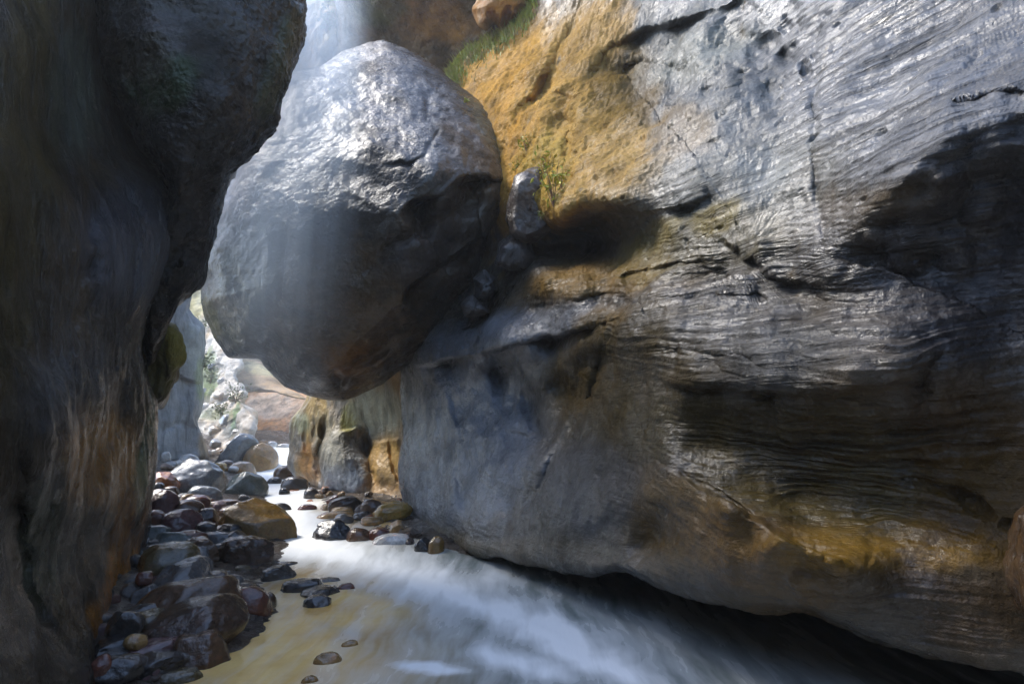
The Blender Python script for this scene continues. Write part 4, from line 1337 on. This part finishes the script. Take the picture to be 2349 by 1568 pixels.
ANCHOR = {0: "largest dark brown boulder", 1: "brown pointed boulder", 2: "purple elongated stone", 7: "black blocky rock", 9: "sheeny olive brown stone", 10: "slanted dark slab",
          12: "broad brown boulder", 13: "reddish round boulder", 15: "grey granular boulder", 18: "blue grey pointed stone", 21: "egg-shaped boulder", 24: "dark triangular boulder",
          28: "brown angular wedge", 32: "grey green elongated stone", 34: "dark maroon boulder", 36: "dull purple boulder", 37: "brown grey boulder", 38: "long golden slab",
          42: "reddish brown stone", 48: "rusty reddish rock", 50: "large pale blue boulder", 51: "green grey boulder in the rapid", 55: "tall tilted rock", 56: "tan cascade boulder",
          65: "dark round rock at the buttress", 66: "orange red stone", 71: "brown round stone by the buttress", 72: "olive log-shaped stone", 73: "tan angular stone", 80: "black midstream boulder", 85: "dark brown stone under the wall"}
ANCHOR = {k: v for k, v in ANCHOR.items() if k in _where}
HUE = dict(dbrown="dark brown", brown="brown", red="reddish", purple="purplish", grey="grey", dgrey="dark grey", black="black", olive="olive", tan="tan", green="grey green", orange="rusty orange",
           gold="golden brown", pale="pale", blue="blue grey")


def nearby_label(P, size, hue, what):
    k = min(ANCHOR, key=lambda a: (_where[a][0] - P[0]) ** 2 + (_where[a][1] - P[1]) ** 2)
    d = P[:2] - _where[k][:2]
    v = P[:2] / np.linalg.norm(P[:2])
    al, ac = d @ v, d[0] * v[1] - d[1] * v[0]
    side = ("right of" if ac > 0 else "left of") if abs(ac) > abs(al) else ("behind" if al > 0 else "in front of")
    return "%s %s %s just %s the %s" % (size, HUE[hue], what, side, ANCHOR[k])


def scatter(n, region, size, what, group, seed, keys=_keys, lift=0.25):
    rs = np.random.RandomState(seed)
    made = 0
    tries = 0
    while made < n and tries < n * 60:
        tries += 1
        px = rs.uniform(region[0], region[1])
        py = rs.uniform(region[2], region[3])
        P, d = hit(px, py, zg)
        dl, dr = bank_left(P[0], P[1]), bank_right(P[0], P[1])
        if not (dl > -0.12 or dr > -0.1):
            continue
        s = rs.uniform(*size) * (1 + 0.04 * max(0, d - 5)) * (1.0 if rs.rand() < .8 else 1.5)
        inside = any(abs(P[0] - a) < .55 * w and abs(P[1] - b) < .55 * q for a, b, w, q in _placed)
        if inside:
            continue
        o = link("stone", _small[rs.randint(len(_small))])
        o.location = (P[0], P[1], P[2] + s * lift * rs.uniform(.2, 1.2))
        o.scale = (s, s * rs.uniform(.8, 1.1), s * rs.uniform(.8, 1.2))
        o.rotation_euler = (rs.uniform(-.4, .4), rs.uniform(-.4, .4), rs.uniform(0, 6.28))
        hue = keys[rs.randint(len(keys))]
        c = np.array(C[hue]) * rs.uniform(.75, 1.3)
        o.color = (*c, 1)
        tag(o, nearby_label(P, "little" if s < size[0] + .4 * (size[1] - size[0]) else ("mid-sized" if s > size[1] else "small"), hue, what), "stone", group)
        _placed.append((P[0], P[1], s * .45, s * .45))
        made += 1


scatter(120, (225, 640, 1085, 1560), (.07, .17), "stone", "small stones between the boulders of the left bank", 1)
scatter(34, (640, 960, 1105, 1260), (.08, .20), "stone", "small stones of the gravel bar under the buttress", 2,
        ['dbrown', 'brown', 'tan', 'tan', 'orange', 'dgrey', 'gold'])
scatter(24, (370, 570, 1035, 1085), (.12, .26), "cobble", "pale cobbles at the upstream end of the bank", 3, ['pale', 'grey', 'blue', 'tan', 'brown'])


# ------------------------------------------------------------------ plants
def blades(name, n, fn, mat, seed, hgt, wid, droop=.4):
    rs = np.random.RandomState(seed)
    V, Fc = [], []
    for k in range(n):
        p = fn(rs)
        a = rs.uniform(0, 6.28)
        h = rs.uniform(*hgt)
        w = rs.uniform(*wid)
        dx, dy = math.cos(a), math.sin(a)
        lean = rs.uniform(.1, droop) * h
        b = len(V)
        V += [(p[0] - dy * w, p[1] + dx * w, p[2]), (p[0] + dy * w, p[1] - dx * w, p[2]),
              (p[0] - dy * w * .7 + dx * lean * .4, p[1] + dx * w * .7 + dy * lean * .4, p[2] + h * .6),
              (p[0] + dy * w * .7 + dx * lean * .4, p[1] - dx * w * .7 + dy * lean * .4, p[2] + h * .6),
              (p[0] + dx * lean, p[1] + dy * lean, p[2] + h)]
        Fc += [(b, b + 1, b + 3), (b, b + 3, b + 2), (b + 2, b + 3, b + 4)]
    me = mesh_np(name, np.array(V), np.array(Fc), None, False)
    return link(name, me, mat)


_rwd = plane_depth(RW)
_edge = np.array([(1018, 172), (1032, 152), (1062, 116), (1100, 94), (1132, 80), (1165, 62), (1196, 36), (1212, 8), (1222, -30)], float)


bpy.context.view_layer.update()


def on_wall(x, y):
    """the point of the right wall seen at these notes, with its normal"""
    di = Vector(rays(x, y)).normalized()
    ok, loc, nor, _ = RIGHT_WALL.ray_cast(Vector((0, 0, CAM_Z)) - RIGHT_WALL.location, di)
    if not ok:
        return None, None
    return np.array(loc + RIGHT_WALL.location), np.array(nor)


CL = np.random.RandomState(77).uniform(0, 8, 34) ** 1.0


def edge_pt(rs):
    while True:
        u = CL[rs.randint(len(CL))] + rs.normal() * .16
        u = min(max(u, 0), len(_edge) - 1.001)
        k = int(u)
        x, y = _edge[k] + (_edge[k + 1] - _edge[k]) * (u - k)
        off = abs(rs.normal()) * 17 * (1.25 - .8 * u / 8)
        P, n = on_wall(x + 2 + off * .6, y + 2 + off * .8)
        if P is not None:
            return P - np.array([0, 0, .03])


g = blades("grass", 5200, edge_pt, M_GRASS, 3, (.05, .20), (.006, .014), 1.1)
tag(g, "bright green grass fringing the upper edge of the right wall", "grass", None, "stuff")


def leafy_plant(name, base, h, nl, size, mat, seed, label, cat="plant", group=None, spread=.35):
    rs = np.random.RandomState(seed)
    root = bpy.data.objects.new(name, None)
    COL.objects.link(root)
    root.location = base
    root.empty_display_size = .05
    tag(root, label, cat, group)
    sv, sf, lv, lf = [], [], [], []
    for s in range(max(3, nl // 12)):
        a = rs.uniform(0, 6.28)
        tip = np.array([math.cos(a) * spread * h * rs.uniform(.2, 1), math.sin(a) * spread * h * rs.uniform(.2, 1), h * rs.uniform(.6, 1)])
        b = len(sv)
        r = .004 + .004 * h
        for k in range(3):
            t = k / 2
            c = tip * t + np.array([0, 0, .1 * h * math.sin(t * 3)])
            for q in range(4):
                sv.append(c + np.array([math.cos(q * 1.57), math.sin(q * 1.57), 0]) * r * (1 - .7 * t))
        for k in range(2):
            for q in range(4):
                sf.append((b + k * 4 + q, b + k * 4 + (q + 1) % 4, b + (k + 1) * 4 + (q + 1) % 4, b + (k + 1) * 4 + q))
        for _ in range(12):
            t = rs.uniform(.25, 1.05)
            c = tip * t + rs.normal(size=3) * .12 * h
            n = rs.normal(size=3)
            n[2] = abs(n[2]) + .3
            n /= np.linalg.norm(n)
            u = np.cross(n, rs.normal(size=3))
            u /= np.linalg.norm(u)
            v = np.cross(n, u)
            L = size * rs.uniform(.6, 1.3)
            W = L * .45
            q = len(lv)
            lv += [c - u * L * .5, c + v * W * .5 + n * .1 * L, c + u * L * .5, c - v * W * .5 + n * .1 * L]
            lf += [(q, q + 1, q + 2), (q, q + 2, q + 3)]
    link("stem", mesh_np("stem", np.array(sv), np.array(sf), None, True), M_STEM, root)
    lo = link("foliage", mesh_np("foliage", np.array(lv), np.array(lf), None, False), mat, root)
    lo["kind"] = "stuff"
    return root


_t = NT("plant_stem")
_t.principled(Base_Color=(.16, .08, .035, 1), Roughness=.6)
M_STEM = _t.m


def wall_pt(x, y, out=.05):
    P, n = on_wall(x, y)
    return tuple(P - np.array([0, 0, .03]))


for k, (x, y, h, nl, sz, lab) in enumerate([
    (1270, 470, .62, 84, .075, "tallest yellow-leaved plant with thin red stems on the ledge right of the wedged boulder"),
    (1250, 405, .42, 60, .07, "yellow-leaved plant higher up the ledge, above the tallest one"),
    (1208, 345, .34, 48, .07, "yellow green tuft in the crack above the wedged boulder"),
    (1183, 392, .22, 36, .06, "yellow tuft squeezed between the great chockstone and the wedged boulder"),
    (1287, 430, .28, 36, .065, "small yellow plant clinging to the orange rock right of the tallest plant"),
]):
    leafy_plant("leafy_plant", wall_pt(x, y, .08), h, nl, sz, M_LEAFY, 40 + k, lab)
leafy_plant("leafy_plant", tuple(pt(1240, 505, 7.32)), .12, 36, .04, M_GRASS, 50, "small bright green plant growing on the side of the wedged boulder")
leafy_plant("leafy_plant", tuple(pt(1068, 238, 9.0)), .12, 24, .05, M_LEAFY, 51, "little yellow green sprig near the top of the great chockstone's right shoulder")
leafy_plant("bush", tuple(pt(748, 78, 16.2)), .75, 240, .10, M_BUSH, 52, "green bush hanging on the narrow sunlit cliff", "bush", None, .5)
leafy_plant("bush", tuple(pt(752, 18, 16.2)), .45, 160, .09, M_LEAFY, 53, "smaller yellowish bush above the green bush on the sunlit cliff", "bush", None, .6)
for k, (x, y, d, h, lab) in enumerate([
    (482, 880, 18.7, .5, "green tuft at the left edge of the pale outcrop"),
    (507, 955, 18.1, .45, "round green clump low on the pale outcrop"),
    (540, 925, 18.5, .7, "trailing green clump on the right side of the pale outcrop"),
    (452, 770, 18.6, .6, "high green clump beside the misty wall"),
    (462, 850, 16.0, .5, "mossy green clump on the misty wall's edge")]):
    leafy_plant("shrub", tuple(pt(x, y, d)), h, 180, .09, M_BUSH, 60 + k, lab, "shrub", None, .7)

# a single fallen leaf on a stone
_lx, _ly = c4(468, 1122)
P, d = hit(_lx, _ly, lambda x, y: zg(x, y) + .16)
lv = np.array([(-.035, 0, 0), (-.012, .016, .006), (.02, .018, .008), (.04, 0, .004), (.02, -.016, .01), (-.012, -.015, .008)])
lm = mesh_np("fallen_leaf", lv, np.array([(0, 1, 5), (1, 2, 4), (1, 4, 5), (2, 3, 4)]), None, True)
o = link("fallen_leaf", lm, M_DEAD)
o.location = P
o.rotation_euler = (.7, .2, .5)
tag(o, "single curled orange leaf lying on a dark wet stone", "leaf")


# ------------------------------------------------------------------ falling drips and spray
def drip_line():
    rs = np.random.RandomState(2)
    V, Fc = [], []
    top = pt(681, 165, 7.55)
    n = 60
    h = 3.1
    for k in range(n):
        z0 = top[2] - h * k / n
        L = h / n * rs.uniform(.35, .95)
        r = rs.uniform(.0022, .0045)
        x, y = top[0] + rs.normal() * .004, top[1] + rs.normal() * .004
        b = len(V)
        for (z, rr) in ((z0, r * .2), (z0 - L * .7, r), (z0 - L, r * .2)):
            for q in range(5):
                V.append((x + rr * math.cos(q * 1.2566), y + rr * math.sin(q * 1.2566), z))
        for s in range(2):
            for q in range(5):
                Fc.append((b + s * 5 + q, b + s * 5 + (q + 1) % 5, b + s * 5 + 5 + (q + 1) % 5, b + s * 5 + 5 + q))
    t = NT("falling_water")
    p = t.principled(Base_Color=(.8, .85, .9, 1), Roughness=.1)
    p.inputs["Transmission Weight"].default_value = .5
    p.inputs["IOR"].default_value = 1.33
    o = link("water_trickle", mesh_np("water_trickle", np.array(V), np.array(Fc)), t.m)
    tag(o, "thin thread of falling drops in front of the great boulder", "trickle", None, "stuff")


drip_line()


def spray():
    """veil of spray left of the chockstone, its density shaped to stand for the light shaft"""
    nth, nz = 40, 14
    V = []
    line = [(690, -190, 8.3, 1.0), (672, 60, 7.9, 1.2), (650, 250, 7.4, 1.5), (628, 450, 7.2, 1.7), (610, 640, 7.1, 1.75), (600, 800, 7.1, 1.5), (600, 900, 7.1, .8)]
    cs = [(pt(a, b, d), r) for a, b, d, r in line]
    zs = np.array([c[0][2] for c in cs])[::-1]
    xs = np.array([c[0][0] for c in cs])[::-1]
    ys = np.array([c[0][1] for c in cs])[::-1]
    rr = np.array([c[1] for c in cs])[::-1]
    zz = np.linspace(zs[0], zs[-1], nz)
    for z in zz:
        cx, cy_, r = np.interp(z, zs, xs), np.interp(z, zs, ys), np.interp(z, zs, rr)
        for q in range(nth):
            a = 2 * math.pi * q / nth
            V.append((cx + r * math.cos(a), cy_ + r * .8 * math.sin(a), z))
    V += [(xs[0], ys[0], zs[0]), (xs[-1], ys[-1], zs[-1])]
    Fc = []
    for k in range(nz - 1):
        for q in range(nth):
            q2 = (q + 1) % nth
            a, b, c, d = k * nth + q, k * nth + q2, (k + 1) * nth + q2, (k + 1) * nth + q
            Fc += [(a, b, c), (a, c, d)]
    n0 = len(V)
    for q in range(nth):
        q2 = (q + 1) % nth
        Fc += [(n0 - 2, q2, q), (n0 - 1, (nz - 1) * nth + q, (nz - 1) * nth + q2)]
    t = NT("spray_air")
    pos = t.add("ShaderNodeNewGeometry").outputs["Position"]
    sep = t.add("ShaderNodeSeparateXYZ")
    t.val(sep.inputs[0], pos)
    z = sep.outputs[2]
    # axis of the veil as a straight line through its ends
    i0, i1 = 1, 5
    ax = np.polyfit(zs, xs, 1)
    ay = np.polyfit(zs, ys, 1)
    cxn = t.math('ADD', t.math('MULTIPLY', z, float(ax[0])), float(ax[1]))
    cyn = t.math('ADD', t.math('MULTIPLY', z, float(ay[0])), float(ay[1]))
    dx = t.math('SUBTRACT', sep.outputs[0], cxn)
    dy = t.math('SUBTRACT', sep.outputs[1], cyn)
    r2 = t.math('ADD', t.math('MULTIPLY', dx, dx), t.math('MULTIPLY', dy, dy))
    rad = t.rng(r2, 0.0, 1.5, 1.0, 0.0)
    rad = t.math('MULTIPLY', rad, rad)
    ver = t.math('MULTIPLY', t.rng(z, 2.6, 6.4, 0.08, 1.0), t.rng(z, 6.3, 8.2, 1.0, 0.06))
    st = t.noise(t.mapping(pos, (4.0, 4.0, .16)), 1.0, 3, .6)  # upright streaks put the shaft's rays into the density
    den = t.math('MULTIPLY', t.math('MULTIPLY', rad, ver), t.rng(st, .30, .70, .25, 1.7))
    den = t.math('MULTIPLY', den, SPRAY)
    v = t.add("ShaderNodeVolumePrincipled")
    t.val(v.inputs["Density"], den)
    v.inputs["Color"].default_value = (.72, .85, 1, 1)
    v.inputs["Anisotropy"].default_value = .4
    t.l.new(v.outputs[0], t.out.inputs["Volume"])
    o = link("mist", mesh_np("mist", np.array(V), np.array(Fc)), t.m)
    tag(o, "veil of spray shaped as the shaft of light left of the great boulder", "mist", None, "stuff")


SPRAY = 1.7
spray()


def far_mist():
    """sunlit spray hanging over the cascade beyond the gap"""
    bm = bmesh.new()
    bmesh.ops.create_icosphere(bm, subdivisions=3, radius=1.0)
    me = bpy.data.meshes.new("mist")
    bm.to_mesh(me)
    bm.free()
    me.transform(Matrix.Diagonal((3.6, 3.4, 4.2, 1)))
    t = NT("cascade_spray_air")
    v = t.add("ShaderNodeVolumePrincipled")
    v.inputs["Density"].default_value = .014
    v.inputs["Color"].default_value = (.95, .97, 1, 1)
    v.inputs["Anisotropy"].default_value = .4
    t.l.new(v.outputs[0], t.out.inputs["Volume"])
    o = link("mist", me, t.m)
    o.location = pt(500, 880, 16.5)
    tag(o, "pale spray hanging in the far opening over the cascade", "mist", None, "stuff")


far_mist()


# blocks lying on the pale outcrop
for k, (x, y, w) in enumerate([(478, 928, 34), (505, 902, 30), (522, 955, 38), (546, 985, 32), (496, 978, 36), (470, 893, 26), (514, 868, 30), (538, 905, 28), (500, 1010, 34), (530, 1015, 30), (468, 800, 28), (490, 838, 26)]):
    di = Vector(rays(x, y)).normalized()
    ok, loc, nor, _ = OUTCROP.ray_cast(Vector((0, 0, CAM_Z)) - OUTCROP.location, di)
    if not ok:
        continue
    loc = loc + OUTCROP.location
    s = w * loc.y / F
    o = link("rock_block", stone_mesh("rock_block", 700 + k, (s, s * .9, s * .7), 'angular', 3, M_STONE))
    o.location = loc - Vector((0, 0, s * .2))
    o.rotation_euler = (.3 * math.sin(k * 2.1), .4 * math.cos(k * 1.7), k * 1.3)
    o.color = ((.40, .37, .33, 1), (.34, .27, .19, 1), (.22, .23, .23, 1))[k % 3]
    tag(o, ("pale block of rubble on the sunlit outcrop beyond the gap", "tan block of rubble on the sunlit outcrop beyond the gap", "grey block of rubble on the sunlit outcrop beyond the gap")[k % 3], "rock",
        "blocks of rubble on the pale outcrop")

# ------------------------------------------------------------------ air
def volume_box(name, lo, hi, dens, color, aniso, label, cat):
    x0, y0, z0 = lo
    x1, y1, z1 = hi
    V = [(x, y, z) for x in (x0, x1) for y in (y0, y1) for z in (z0, z1)]
    Fq = [(0, 1, 3, 2), (4, 6, 7, 5), (0, 4, 5, 1), (2, 3, 7, 6), (0, 2, 6, 4), (1, 5, 7, 3)]
    me = mesh_np(name, np.array(V), np.array(Fq), None, False)
    t = NT(name + "_air")
    v = t.add("ShaderNodeVolumePrincipled")
    v.inputs["Density"].default_value = dens
    v.inputs["Color"].default_value = (*color, 1)
    v.inputs["Anisotropy"].default_value = aniso
    t.l.new(v.outputs[0], t.out.inputs["Volume"])
    o = link(name, me, t.m)
    tag(o, label, cat, None, "stuff")
    return o


volume_box("haze", (-40, -12, -2), (30, 48, 40), 0.002, (.90, .95, 1.0), 0.35, "thin pale haze filling the whole gorge", "haze")
